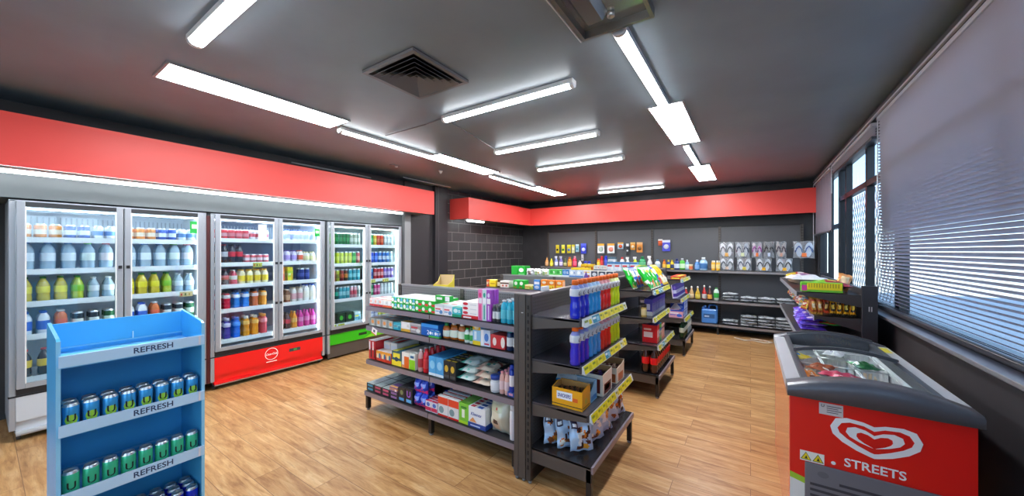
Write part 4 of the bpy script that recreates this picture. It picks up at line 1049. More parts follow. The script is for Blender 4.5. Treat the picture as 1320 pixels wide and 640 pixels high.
for i, (px_, dy, dz, l) in enumerate([(-1.96, 0, .0, 'lower teal'), (-1.95, .01, .062, 'middle teal'), (-1.94, .02, .124, 'upper teal')]):
    flat_pack(wp, px_, yf+.13+dy, .512+dz, l+' wipes packet lying on long third shelf', 'packet', 'wipes packets on the third shelf')
for i, (px_, dy, dz, l) in enumerate([(-1.79, 0, .0, 'lower cream'), (-1.785, .01, .054, 'middle cream'), (-1.78, .02, .108, 'upper cream')]):
    flat_pack(wp2, px_, yf+.13+dy, .512+dz, l+' wipes packet lying on long third shelf', 'packet', 'wipes packets on the third shelf')
fill(W0, -1.69, yf-.012, .51, [(bottle('cotton_tub', .042, .125, '#cfd3d8', '#24449c', '#dfe3ea', 'jar', n=14), 'clear tub with blue lid', 'tub', 1, 1, 2)], w_)
fill(W0, -1.602, yf, .51, [(bottle('baby_oil_bottle', .021, .17, '#e9b8ae', '#f0a3b0', '#e6ccd0', 'milk'), 'slim pink capped bottle', 'bottle', 2, 1, 3)], w_)
fill(W0, -1.512, yf, .545, [(bottle('nappy_cream_bottle', .022, .2, '#1f3fae', '#1a3fb8', '#e9e4ea', 'aerosol'), 'tall blue spray can', 'can', 2, 1, 3)], w_)
fill(W0, -1.515, yf-.006, .51, [(carton('blue_tray', .12, .2, .035, '#1f4fa8', (('F','r',.1,.3,.4,.8,'#e6a0b8'),('F','r',.5,.2,.9,.7,'#4fae4a'))), 'low blue and green tray', 'tray', 1)], w_)
# ---- base shelf z .2
w_ = 'on long base shelf'; yb_ = 2.19
fb = [carton('pantyhose_box', .118, .4, .036, '#24242a', (('F','r',.15,.2,.85,.75,c),('T','r',.05,0,.95,.98,'#9aa7aa'),('T','r',.05,.2,.95,.25,'#3c4246'),('T','r',.05,.5,.95,.55,'#3c4246'),('T','r',.05,.8,.95,.84,'#3c4246'))) for c in ('#3f8fb0','#b8486a','#c24f7a','#8f6aa8')]
for i, c in enumerate(['blue', 'dark pink', 'bright pink', 'lilac']):
    fill(W0, -3.225+i*.121, yb_, .2, [(fb[i], 'flat dark box with %s print' % c, 'box', 1, 2)], w_)
fill(W0, -2.86, yb_-.004, .272, [(carton('pastel_box', .11, .1, .04, '#8a5f9c', auto_art('#e0a86a','#6a4fa8','#f0e6f0',1)), 'small purple and orange box', 'box', 1)], w_)
pad1 = carton('pad_box', .095, .12, .13, '#23242c', (('F','r',.15,.1,.85,.3,'#4f9fd8'),('F','e',.3,.5,.75,.85,'#7a8a5a'),('T','r',.1,.1,.9,.3,'#55585f')))
pad2 = carton('pad_box', .095, .12, .14, '#23242c', (('F','r',.15,.1,.85,.3,'#5fb0e6'),('F','t',.25,.42,.75,.86,'#b46ae0','U'),('T','r',.1,.1,.9,.3,'#55585f')))
fill(W0, -2.74, yb_, .2, [(pad1, 'black box with olive dot', 'box', 1), (pad2, 'black box with violet letter', 'box', 1)], w_, deep=3)
bp = pouch('pad_packet', .08, .125, .07, ['#2647c8', (0, 0, 1, .25, '#e83a8e'), (.1, .55, .9, .75, '#8fa6ee'), (.2, .35, .6, .5, '#e04a9a')], 4, 8, 8)
bp3 = pouch('pad_packet', .08, .125, .07, ['#1f35b8', (.1, .55, .9, .7, '#5f78dd')], 9, 8, 8)
fill(W0, -2.54, yb_, .2, [(bp, 'shiny blue and pink packet', 'packet', 2, 2)], w_, deep=2, gap=.004)
fill(W0, -2.33, yb_+.16, .2, [(bp3, 'plain shiny blue packet', 'packet', 3, 1)], w_, deep=2)
pk = carton('sachet_pack', .07, .028, .09, '#d6dbe8', (('F','r',0,.1,1,.45,'#d32c5a'),('F','e',.2,.5,.8,.9,'#4f6fc0'),('T','r',0,0,1,1,'#e2486a')))
fill(W0, -2.375, yb_, .2, [(pk, 'small pink and white sachet pack', 'packet', 2)], w_, deep=4, dgap=.01)
rs = carton('sausage_pack', .115, .03, .17, '#e4e2e4', (('F','r',0,.6,1,.95,'#e4472a'),('F','r',.0,.0,1,.1,'#cf2222'),('F','e',.1,.15,.6,.5,'#7f9aa0'),('T','r',0,0,1,1,'#f0eef0')))
fill(W0, -2.22, yb_, .2, [(rs, 'red and clear hooked pack', 'packet', 2)], w_, deep=4, dgap=.03)
fill(W0, -1.98, yb_, .2, [(carton('green_pack', .1, .3, .165, '#7fc93f', (('F','r',0,0,1,.14,'#b5df2c'),('F','r',.3,.3,.6,.7,'#e9f3df'),('F','r',.2,.75,.8,.85,'#3b8a2f'),('T','r',.1,.1,.9,.9,'#9fd86a'))), 'tall green pack', 'pack', 1)], w_)
kl = carton('tissue_pack', .17, .045, .125, '#f1f1f4', (('F','r',0,0,1,.0,'#24479a'),('F','t',.15,.45,.8,.68,'#2b4a9c','Kleenex',.3),('F','d',.05,.05,.5,.35,'#e59a5a'),('T','r',.1,.1,.35,.9,'#d84a5a'),('T','r',.5,.1,.8,.9,'#4f74c8')))
fill(W0, -1.88, yb_, .236, [(kl, 'white tissue pack with blue writing', 'packet', 1)], w_, deep=4)
fill(W0, -1.884, yb_-.004, .2, [(carton('tissue_tray', .18, .22, .034, '#24479a', (('F','r',.15,.35,.7,.65,'#c6d4ee'),)), 'low dark blue carton under tissue packs', 'carton', 1)], w_)
npk = pouch('nappy_pack', .185, .265, .13, ['#d9d6c3', (.1, .62, .8, .86, '#c9c9a8'), (.2, .05, .6, .38, '#e6cbb0'), (.28, .28, .5, .42, '#5a4032'), (.3, .12, .5, .28, '#e9c3a0'), (.4, .72, .52, .8, '#c8504a'), (.75, .0, 1, 1, '#cdc9b4')], 8, 14, 14)
fill(W0, -1.69, yb_, .2, [(npk, 'large cream nappy pack', 'nappy pack', 1)], w_)
fill(W0, -1.495, yb_, .2, [(bottle('deodorant_can', .028, .26, '#eceaf0', '#e3e4ea', '#e6dfe8', 'aerosol', n=14), 'tall white spray can', 'can', 1), (bottle('deodorant_can', .028, .25, '#e7dfe4', '#dedfe6', '#ddbfca', 'aerosol', n=14), 'tall pinkish white spray can', 'can', 1, 1, 2)], w_)
# open carton and card on top of the spine
t_ = tray('empty_display_carton', .17, .14, .07, '#e8d43c', (), '#c9b08a', 1.9)
t_.place((-2.68, 2.73, 1.215), 0.0, 'empty yellow display carton on top of the nearest long shelving', 'carton', rot=(0, 0, .25))
carton('shelf_card', .1, .02, .035, '#e3e6e8', ()).place((-1.3, 2.4, 1.2985), PI/2, 'small white ticket lying on the nearest aisle end frame', 'ticket', rot=(0, 0, PI/2))

# ---- nearest end unit
F1 = Frame(-1.265, 2.585, PI/2); F2 = Frame(-1.265, 4.55, PI/2); F3 = Frame(-1.265, 6.42, PI/2)
SD = [('#1f2fd0', 'dark blue'), ('#2f9fe8', 'light blue'), ('#ee2a22', 'red'), ('#d6f01a', 'lime yellow')]
def sdb(c): return bottle('sports_drink_bottle', .035, .25, mat(c, .15, coat=.5), '#f5701a', '#d5d9e2', 'sports', {'#1f2fd0': '#8f9fd8', '#3a2fc8': '#8f94d8', '#2f9fe8': '#a8d0f0', '#ee2a22': '#e8a8b0', '#d6f01a': '#dce8a0'}.get(c, '#c0a8e0'), 16, 'G', {'#d6f01a': '#6a7a2a', '#ee2a22': '#a01c30'}.get(c, '#232a5a'))
fill(F1, -.455, -.35, 1.16, [(sdb(c), '%s sports drink bottle' % n, 'bottle', 3) for c, n in SD], 'on nearest end top shelf', x1=.46)
fill(F1, -.455, -.35, .86, [(sdb(c), '%s sports drink bottle' % n, 'bottle', 3) for c, n in [('#3a2fc8', 'dark blue')]+SD[1:]], 'on nearest end second shelf', x1=.46)
fill(F1, .0, -.25, .86, [(sdb('#8a3fd0'), 'purple sports drink bottle', 'bottle', 1)], 'behind others on end second shelf')
def snick(base, art, inner='#c9a26b', **k): return tray('chocolate_bar_carton', .2, .17, .12, base, art, inner, 1.25, **k)
ya = (('F','r',.0,.12,1,.16,'#1a1a1a'),('F','r',.16,.42,.68,.84,'#f3f4fa'),('F','t',.2,.48,.64,.78,'#2c3f9c','SNICKERS',.2),('F','r',.7,.4,.86,.6,'#e8641c'),('R','r',.1,.1,.9,.14,'#1a1a1a'),('R','e',.3,.25,.6,.6,'#d8b83a'))
yc = tray('chocolate_bar_carton', .215, .14, .15, '#f0a814', ya, '#c48a4a', .92, ('#7a4a2c', '#3a2a1c'), 10, .82)
brn = (('F','r',.08,.12,.92,.8,'#6e1f1a'),('F','r',.16,.32,.74,.72,'#f0eef4'),('F','t',.2,.38,.7,.66,'#3a3f9c','SNICKERS',.2),('R','r',.15,.05,.9,.6,'#6a241c'),('R','r',.2,.2,.75,.5,'#efe6e6'))
bc = tray('chocolate_bar_carton', .23, .2, .165, '#e6dccb', brn, '#b98a5a', 1.0, ('#4a2438', '#5a3a8a', '#4a2a24'), 8, .9)
oc = tray('chocolate_bar_carton', .2, .19, .13, '#ddd2c0', (('F','r',.05,.05,.95,.6,'#a85a2c'),('R','r',.2,.05,.85,.65,'#c46a2e')), '#b98a5a', 1.15, ('#7a3c2c', '#d8b89a'), 8, .9)
lc = tray('chocolate_bar_carton', .2, .12, .13, '#7fc1ea', (('F','r',0,.1,1,.5,'#bfe0f4'),('R','r',.1,.1,.9,.4,'#3f8fd0')), '#c2cdd6', 1.0, ('#b5c5cf', '#e4e4e4'), 8)
def onE(p, x, y, z, rz, lab, cat, grp=None, rot=None): return p.place((x, y, z), rz, lab, cat, grp, rot)
gb = 'open chocolate bar cartons on the nearest end shelf'
onE(yc, -1.005, 2.225, .567, .0, 'yellow open chocolate bar carton nearest the camera on end shelf', 'carton', gb)
onE(lc, -1.0, 2.365, .567, .0, 'light blue open carton just behind the yellow carton', 'carton', gb)
onE(bc, -.985, 2.56, .567, .0, 'white and brown open chocolate carton in the middle of end shelf', 'carton', gb)
onE(oc, -.965, 2.86, .567, .0, 'cream and orange open carton farthest along the end shelf', 'carton', gb)
mg = pouch('snack_packet', .15, .2, .03, ['#e9edf2', (0, .62, 1, 1, '#3f9fe0'), (0, .0, 1, .12, '#3f9fe0'), (.6, .3, .9, .6, '#6a3a24')], 12)
onE(mg, -1.085, 2.33, .675, 0, 'blue and white snack packet lying at the back of end shelf', 'packet', None, (-1.25, .1, .5))
def choc(i): return pouch('chocolate_bag', .165, .25, .06, ['#b4cdea', (.0, .9, 1, 1, '#8fb0d0'), ('blot', 16, ['#5a2a18', '#8a4a24', '#f0a834', '#d87a24', '#f2ece4', '#3a1a14', '#f4f4f8'], .2, .08, .85, .82), (.05, .55, .3, .8, '#3a3048'), (.08, .6, .25, .66, '#f2f2f6')], 20+i, 22, 24)
for i, (x, y, rz, l) in enumerate([(-1.13, 2.24, .8, 'back left'), (-1.03, 2.25, .8, 'second from the back'), (-.94, 2.25, .8, 'nearest the camera'), (-.91, 2.44, 1.15, 'second along the front edge'), (-.9, 2.6, 1.2, 'third along the front edge'), (-.9, 2.77, 1.2, 'fourth along the front edge'), (-.9, 2.94, 1.25, 'farthest along the front edge')]):
    choc(i).place((x, y, .264), rz, 'pale blue chocolate bag on nearest end base shelf, %s' % l, 'snack bag', 'pale blue chocolate bags on the nearest end base shelf', (-.32, .04*(-1)**i, rz))
# ---- second end unit
gp = ['#1fb534', (0, .93, 1, 1, '#1a8a2c'), ('blot', 6, ['#e9a86a', '#d85a2c', '#f0d83a', '#f4f4f0'], .1, .05, .75, .3), ('blot', 4, ['#f0d83a', '#f4f4f0', '#0f7a24'], .2, .5, .8, .8), (0, 0, 1, .05, '#e9f0e4')]
yp = ['#f0cb14', ('blot', 7, ['#f4f0d8', '#c8502a', '#3a7ac0', '#f2f2f0'], .1, .05, .8, .5), (0, .9, 1, 1, '#d8b81a'), (.15, .5, .85, .8, '#e3b81a'), (.3, .1, .8, .4, '#f4f0d8'), (.55, .3, .9, .5, '#c8502a')]
bp2 = ['#2458c8', ('blot', 9, ['#f2f2f6', '#d84a3a', '#8ab0f0', '#f0d83a'], .1, .05, .9, .8), (.15, .5, .85, .8, '#f0f2f6'), (.3, .1, .8, .35, '#d84a3a'), (0, .9, 1, 1, '#1f4aa0')]
for i, (x, c, l) in enumerate([(-.385, gp, 'green chip bag nearest the camera'), (-.23, gp, 'second green chip bag'), (-.075, gp, 'third green chip bag'), (.08, bp2, 'blue chip bag'), (.235, yp, 'first yellow chip bag'), (.39, yp, 'second yellow chip bag')]):
    p = pouch('chip_bag', .15, .3, .06, c, 30+i, 20, 24)
    F2.put(p, x, -.4, 1.178, l+' on top of the second aisle end', 'chip bag', 'chip bags on the second aisle end', turn=-.1, tilt=-.62)
    p2_ = pouch('chip_bag', .15, .27, .05, [gp, bp2, bp2, yp, yp, gp][i], 40+i, 16, 18)
    F2.put(p2_, x+.01, -.2, 1.168, '%s chip bag in the back row of second aisle end, %s' % (['green', 'blue', 'blue', 'yellow', 'yellow', 'green'][i], ['nearest', 'second', 'third', 'fourth', 'fifth', 'farthest'][i]), 'chip bag', 'chip bags on the second aisle end', turn=-.1, tilt=-.5)
cb = carton('chocolate_block', .046, .09, .19, '#4a48b8', (('F','r',0,.0,1,.2,'#d9dbe8'),('F','r',.2,.25,.8,.6,'#8f8fe0'),('F','r',0,.75,1,1,'#5a3ac8'),('F','r',0,0,.16,1,'#e8eaf2'),('L','r',0,0,1,.25,'#e2e4ea'),('L','r',.1,.35,.7,.7,'#c8ccf0')))
for i in range(12): F2.put(cb, -.27+i*.06, -.34, .861, 'blue and purple chocolate block on second end middle shelf', 'chocolate block', 'chocolate blocks on the second aisle end')
fill(F2, -.42, -.3, .861, [(bottle('sauce_jar', .03, .14, '#c8a85a', '#3a3a34', '#e0cf9a', 'jar'), 'small amber jar', 'jar', 1)], 'on second end middle shelf')
fill(F2, -.34, -.4, .567, [(carton('biscuit_box', .055, .16, .2, '#d8202a', (('F','r',.2,.3,.8,.7,'#f2e6e6'),('L','r',.1,.3,.7,.6,'#f0dede'),('L','r',.1,.7,.6,.8,'#f0c8c8'),('T','r',0,0,1,1,'#6a4a9c'))), 'red box with purple top', 'box', 2), (carton('biscuit_box', .055, .16, .2, '#3aa84a', auto_art('#2f6ab8', '#e6f0e6', '#f0d83a', 1)), 'green and blue box', 'box', 2), (carton('biscuit_box', .08, .14, .17, '#e9c8c0', auto_art('#e8743a', '#8a3a8a', '#ffffff', 3)), 'pink and orange box', 'box', 2)], 'on second end third shelf')
cola = bottle('cola_bottle', .04, .28, mat('#4a2618', .1, coat=.6), '#e01c22', '#f01c24', 'soda', None, 14)
for i in range(9): F2.put(cola, -.4+i*.088, -.42, .252, 'cola bottle on second aisle end base shelf', 'bottle', 'cola bottles on the second aisle end')
for i in range(4): F2.put(cola, -.4+i*.088, -.33, .252, 'cola bottle in the back row of second aisle end base', 'bottle', 'back cola bottles on the second aisle end')
# ---- third end unit
fill(F3, -.42, -.37, 1.161, [(carton('chocolate_tray', .3, .14, .045, '#e0402a', (('F','r',.1,.2,.9,.6,'#f2d83a'),('L','r',.1,.2,.9,.6,'#f0e04a'),('T','r',.05,.1,.95,.5,'#f0c83a'),('T','r',.3,.5,.9,.9,'#d8342a'))), 'flat red and yellow packet', 'packet', 2)], 'on top of farthest aisle end')
pb = carton('chocolate_block', .1, .014, .21, '#5a2aa0', (('F','r',.1,.35,.9,.6,'#e6dcf4'),('F','r',.0,.0,1,.12,'#d8c8e8'),('F','e',.3,.66,.8,.9,'#8a5ad0'),('L','r',0,0,1,1,'#dcd6e8')))
for i in range(10): F3.put(pb, -.4+i*.085, -.3, .865, 'purple chocolate block on farthest aisle end middle shelf', 'chocolate block', 'purple chocolate blocks on the farthest aisle end', turn=-.5, tilt=-.15)
fill(F3, -.4, -.4, .567, [(carton('tissue_box', .12, .2, .12, '#e8a8b8', auto_art('#2a4fc0', '#f0f0f6', '#3a6ad8', 5)), 'pink and blue box', 'box', 1), (carton('tissue_box', .12, .2, .12, '#2a55c8', auto_art('#e9eef8', '#dfe6f6', '#8aa8e8', 3)), 'blue and white box', 'box', 3, 2)], 'on farthest end third shelf')
fill(F3, -.42, -.42, .252, [(bottle('wine_bottle', .036, .27, '#16351c', '#2a8a3a', '#cfd8cf', 'soda'), 'dark green soft drink bottle', 'bottle', 5), (bottle('water_bottle', .036, .27, '#b8ccd8', '#d8e4ec', '#e9f0f4', 'soda'), 'pale clear drink bottle', 'bottle', 5)], 'on farthest end base shelf', x1=.44)

# ---- second gondola: front top shelf (z 1.08) and spine top
yf2 = 4.58-.42; w_ = 'on second long shelving'
fill(W0, -3.225, yf2, 1.08, [(carton('biscuit_box', .05, .1, .1, '#e8663a', auto_art('#f0c0a0','#ffffff','#b83a1c',1)), 'small orange box', 'box', 1), (carton('tea_box', .115, .12, .1, '#f0d42c', (('F','r',.15,.4,.85,.55,'#c89a1a'),('T','r',0,0,1,1,'#f3e27a'))), 'yellow box', 'box', 1)], w_)
fill(W0, -3.04, yf2, 1.08, [(bottle('spread_jar', .028, .115, '#6a4a2c', '#3c3026', '#d8c8a8', 'jar'), 'small brown jar', 'jar', 1), (carton('cracker_box', .15, .12, .095, '#ece4e0', (('F','r',0,.55,1,.75,'#5a3a34'),('F','e',.2,.15,.45,.45,'#c86a5a'),('F','e',.6,.15,.85,.45,'#c86a5a'))), 'white and brown box', 'box', 1)], w_)
fill(W0, -2.755, yf2, 1.08, [(carton('chips_tube_box', .088, .12, .115, '#1faa35', (('F','e',.2,.4,.8,.85,'#f0f4ee'),('F','r',.1,.1,.6,.2,'#d83a2c'),('T','r',.05,0,.95,1,'#4fc95f'))), 'green box with white patch', 'box', 2)], w_, gap=.002)
fill(W0, -2.565, yf2, 1.08, [(carton('rice_pack', .125, .1, .06, '#e8df7a', auto_art('#f2ecc0','#c8963a','#8aa83a',5)), 'low pale yellow box', 'box', 1)], w_)
fill(W0, -2.425, yf2, 1.08, [(carton('cracker_box', .098, .06, .135, '#4a8fdc', (('F','r',.1,.55,.9,.8,'#eef2fa'),('F','e',.15,.1,.85,.42,'#c9d6ec'),('F','r',.3,.2,.7,.3,'#8a4a3a'))), 'blue biscuit box with white band', 'box', 1),
    (carton('cracker_box', .1, .07, .14, '#f08a24', (('F','e',.2,.62,.8,.88,'#f8ead0'),('F','r',.08,.05,.92,.5,'#f0cf3a'),('F','e',.2,.12,.45,.32,'#c8862a'),('F','e',.55,.22,.8,.42,'#c8862a'),('R','r',.0,.0,1,.9,'#f0c8a0'))), 'orange cracker box', 'box', 3)], w_, gap=.01)
fill(W0, -2.0, yf2, 1.08, [(carton('chocolate_tray', .14, .1, .035, '#b84a2c', (('F','r',.2,.3,.7,.7,'#f0e0d8'),('T','r',.1,.1,.9,.8,'#d86a4a'))), 'flat red brown box', 'box', 1)], w_)
yr = 4.62; w_ = 'on top of second long shelving'
for i, (x, wd, h, c, a, l) in enumerate([(-3.1, .115, .145, '#1fa832', (('F','r',0,.9,1,1,'#39c24c'),), 'plain green multipack at the left'), (-2.98, .13, .145, '#22b036', (('F','e',.15,.35,.8,.8,'#f2f2ee'),('F','r',.25,.6,.75,.7,'#3a3a34'),('F','r',.1,.1,.9,.2,'#7fd08a')), 'green chips multipack with white face')]):
    carton('chips_multipack', wd, .15, h, c, a).place((x+wd/2, yr+.085, 1.226), 0, '%s %s' % (l, w_), 'carton')
bowl = lambda c, k, s, h=.11: carton('noodle_bowl', .1, .1, h, c, auto_art(*k, s))
fill(W0, -2.84, yr+.01, 1.226, [(pouch('noodle_packet', .13, .11, .06, ['#dcdce0', (.3, .2, .7, .7, '#8a6a6a'), (0, .8, 1, 1, '#b8b0b4')], 50), 'silver noodle packet', 'packet', 1), (pouch('noodle_packet', .13, .11, .06, ['#e6e8e4', (.2, .2, .5, .7, '#9ab87a'), (.6, .3, .8, .6, '#c8b86a')], 51), 'white and green noodle packet', 'packet', 2)], w_, gap=.0)
fill(W0, -2.44, yr+.01, 1.226, [(bowl('#5ac85a', ('#e6eee6', '#2f9e3a', '#ffffff'), 0), 'green noodle bowl', 'packet', 2), (bowl('#3a7fc8', ('#dfe8f4', '#8ab4e0', '#ffffff'), 0), 'blue noodle bowl', 'packet', 1), (bowl('#c8d8ea', ('#4f86c8', '#f2f4f6', '#3a5fa0'), 0), 'pale blue noodle bowl', 'packet', 2), (bowl('#e0e2ec', ('#6a4aa0', '#f0c83a', '#b83a5a'), 3), 'white and purple noodle bowl', 'packet', 1), (bowl('#e6e4e0', ('#2c3448', '#c8ccd4', '#8a8f9c'), 4), 'white and black noodle bowl', 'packet', 3)], w_, gap=.006)
fill(W0, -2.1, yr+.02, 1.336, [(carton('noodle_box', .12, .1, .03, '#f0cf2c', ()), 'flat yellow box on noodle bowls', 'box', 2)], w_, gap=.02)
# ---- third gondola top
yr = 6.54; w_ = 'on top of farthest long shelving'
fill(W0, -2.75, yr, 1.226, [(carton('snack_box', .12, .12, .12, '#f0c824', auto_art('#e8a81a', '#f4e8a0', '#b83a1c', 1)), 'yellow snack box', 'box', 2), (carton('snack_box', .12, .12, .1, '#e6e6e2', auto_art('#3a4a6a', '#c8c8c8', '#d83a2c', 0)), 'white and navy snack box', 'box', 2), (carton('snack_box', .13, .12, .17, '#d6e0ee', auto_art('#2f7fc0', '#e02c34', '#f0f0f4', 5)), 'tall blue white and red box', 'box', 4), (carton('snack_box', .1, .12, .12, '#c8d83a', auto_art('#9ab82a', '#f0f0d0', '#5a8a2a', 1)), 'lime snack box', 'box', 2)], w_, gap=.01)
# ---- back wall: bottles on the upper shelf
def bk(kind, r, h, body, cap, lab): return bottle(kind+'_bottle', r, h, body, cap, lab, {'sauce': 'milk', 'spray': 'spray', 'clean': 'flask', 'oil': 'sauce'}.get(kind, 'milk'), n=10)
yw = 7.93; zw = 1.226
def wb(items, where, z, y=yw):
    for x, p, base, cat in items:
        p.place((x, y, z), 0, '%s %s' % (base, where), cat)
wb([(-4.24, bk('oil', .045, .24, '#d89a5a', '#4a4038', '#d8a87a'), 'orange sauce bottle', 'bottle'), (-4.11, bk('oil', .045, .22, '#d8c82a', '#3a4a24', '#e6d84a'), 'yellow sauce bottle', 'bottle'),
    (-3.98, bk('spray', .045, .25, '#8f9ad8', '#c8c8d8', '#dfe2f4'), 'pale blue spray bottle', 'bottle'), (-3.85, bk('spray', .045, .25, '#8a7ac8', '#b8b8d0', '#d8d0f0'), 'lilac spray bottle', 'bottle'),
    (-3.74, bk('oil', .04, .24, '#5a6a3a', '#3a3a30', '#c8c88a'), 'olive bottle', 'bottle'), (-3.62, bk('clean', .055, .23, '#e08a24', '#c86a1a', '#f0b04a'), 'orange cleaner bottle', 'bottle'),
    (-3.49, bk('clean', .055, .25, '#d8244a', '#e88aa0', '#e85a7a'), 'crimson cleaner bottle', 'bottle'), (-3.36, bk('clean', .045, .15, '#e6e4e0', '#d8d8d4', '#f0f0ec'), 'short white bottle', 'bottle'),
    (-3.22, bottle('blue_jar', .035, .14, '#2a3fc0', '#2a3ac8', '#d8c84a', 'jar'), 'small blue and yellow jar', 'jar'), (-3.13, bottle('blue_jar', .035, .14, '#2a3fc0', '#2a3ac8', '#c8d0e8', 'jar'), 'small blue and white jar', 'jar'),
    (-2.9, bottle('spray_can', .038, .2, '#e8a02c', '#d83a2c', '#f0d84a', 'aerosol'), 'short orange spray can', 'can'), (-2.82, bottle('spray_can', .038, .26, '#d8202a', '#c81a24', '#e84a4a', 'aerosol'), 'tall red spray can', 'can'), (-2.73, bottle('spray_can', .038, .27, '#2436c8', '#2a3ad0', '#5a6ae0', 'aerosol'), 'tall blue spray can', 'can'),
    (-2.58, carton('cleaner_pack', .17, .1, .24, '#d6dde2', auto_art('#4a6a80', '#8ab0c4', '#2c3e50', 5)), 'white and grey wipes carton', 'carton'), (-2.36, bk('clean', .05, .24, '#e9e6e4', '#d8403a', '#e0b8b0'), 'white bottle with red cap', 'bottle'), (-2.24, bk('spray', .045, .24, '#e6e8ea', '#f0f0f0', '#c8d0d4'), 'white spray bottle', 'bottle'),
    (-2.08, bk('spray', .05, .25, '#c8d83a', '#e6e6ea', '#d8e46a'), 'lime spray bottle', 'bottle'), (-1.93, bk('clean', .07, .26, '#24a060', '#1f8a50', '#6ac890'), 'green cleaner jug', 'bottle'), (-1.78, bk('spray', .05, .27, '#e3e3e6', '#f4f4f6', '#c8ccd0'), 'tall white spray bottle', 'bottle'), (-1.62, bk('clean', .055, .2, '#d8dce2', '#6a90b0', '#a8b8c8'), 'grey white jug', 'bottle')], 'on back wall upper shelf', zw)
w2 = 'on back wall upper shelf, right part'
wb([(-1.49, bk('clean', .035, .2, '#e0862c', '#d85a1c', '#f0c04a'), 'slim orange bottle', 'bottle'), (-1.41, bk('clean', .035, .19, '#3a4a8a', '#d8c82a', '#e6d83a'), 'small navy and yellow bottle', 'bottle'), (-1.34, bk('clean', .035, .19, '#e6c82a', '#d8b81a', '#2c3a6a'), 'small yellow bottle', 'bottle'),
    (-1.25, bk('clean', .05, .22, '#1f3a86', '#1a2f70', '#d8e0ee'), 'dark blue oval bottle', 'bottle'), (-1.15, bk('clean', .05, .23, '#4ab83a', '#e0e4e6', '#c8e8c0'), 'green and white bottle', 'bottle'), (-1.06, bk('clean', .035, .2, '#9ac0e0', '#c8d8e6', '#e0ecf4'), 'pale blue slim bottle', 'bottle'),
    (-.99, bottle('small_tin', .035, .11, '#e0c08a', '#f0e4c0', '#d86a3a', 'jar'), 'small cream tin', 'tin'), (-.88, bk('clean', .045, .2, '#4a86c8', '#dfe8f0', '#7aa8dc'), 'blue fabric bottle', 'bottle'), (-.77, bottle('large_bottle', .07, .25, '#9fc0dc', '#e6ecf0', '#3f74b0', 'flask'), 'large pale blue bottle', 'bottle'),
    (-.6, bottle('sunscreen_bottle', .035, .19, '#f0b83a', '#f4efe0', '#f2d88a', 'aerosol'), 'left yellow sunscreen bottle', 'bottle'), (-.52, bottle('sunscreen_bottle', .035, .19, '#f0b83a', '#f4efe0', '#f2d88a', 'aerosol'), 'right yellow sunscreen bottle', 'bottle')], w2, zw)
wb([(-1.08, bottle('sauce_bottle', .045, .22, '#b81c24', '#e6e6e0', '#d84a3a', 'sauce'), 'red sauce bottle', 'bottle'), (-.98, bottle('sauce_bottle', .045, .25, '#c8a06a', '#e6e6e0', '#e0c8a0', 'sauce'), 'tan sauce bottle', 'bottle'), (-.87, bottle('sauce_bottle', .045, .25, '#d8b02c', '#f0e8e0', '#e6d05a', 'sauce'), 'golden sauce bottle', 'bottle'),
    (-.755, bottle('sauce_bottle', .042, .28, '#b01c1c', '#f0f0ec', '#d8d0cc', 'sauce'), 'tall red sauce bottle', 'bottle'), (-.66, bottle('sauce_bottle', .042, .27, '#5a2a1c', '#f0f0ec', '#e0a850', 'sauce'), 'tall brown sauce bottle', 'bottle'), (-.55, bottle('green_bottle', .045, .24, '#d8e8da', '#2aa83a', '#3ab04a', 'milk'), 'white bottle with green cap', 'bottle')], 'on back wall middle shelf', .652)
# jerry can
r = empty('water_jerry_can', (-.665, 7.96, .202), 0, 'blue plastic water jerry can on the lowest back wall shelf', 'jerry can')
mb = MB(); jb = mat('#4f8fe0', .3, coat=.2); mb.box(-.135, -.09, 0, .135, .09, .27, jb, .02); mb.box(-.135, -.07, .27, -.09, .07, .3, jb, .01); mb.obj('can_body', r)
mb = MB(); mb.path([(-.02, 0, .265), (-.015, 0, .33), (.02, 0, .35), (.09, 0, .35), (.12, 0, .33), (.125, 0, .265)], .016, jb, 8); mb.obj('handle', r)
mb = MB(); mb.lathe([(.028, .27), (.03, .29), (.03, .325), (.024, .33)], mat('#3f7fd0', .35), 12, -.08); mb.obj('cap', r)
mb = MB(); mb.poly([(-.1, -.091, .1), (.09, -.091, .1), (.09, -.091, .18), (-.1, -.091, .18)], '#2f5f9c'); mb.poly([(-.08, -.0915, .12), (.0, -.0915, .12), (.0, -.0915, .15), (-.08, -.0915, .15)], '#b8d0ee'); mb.obj('wrap_label', r)
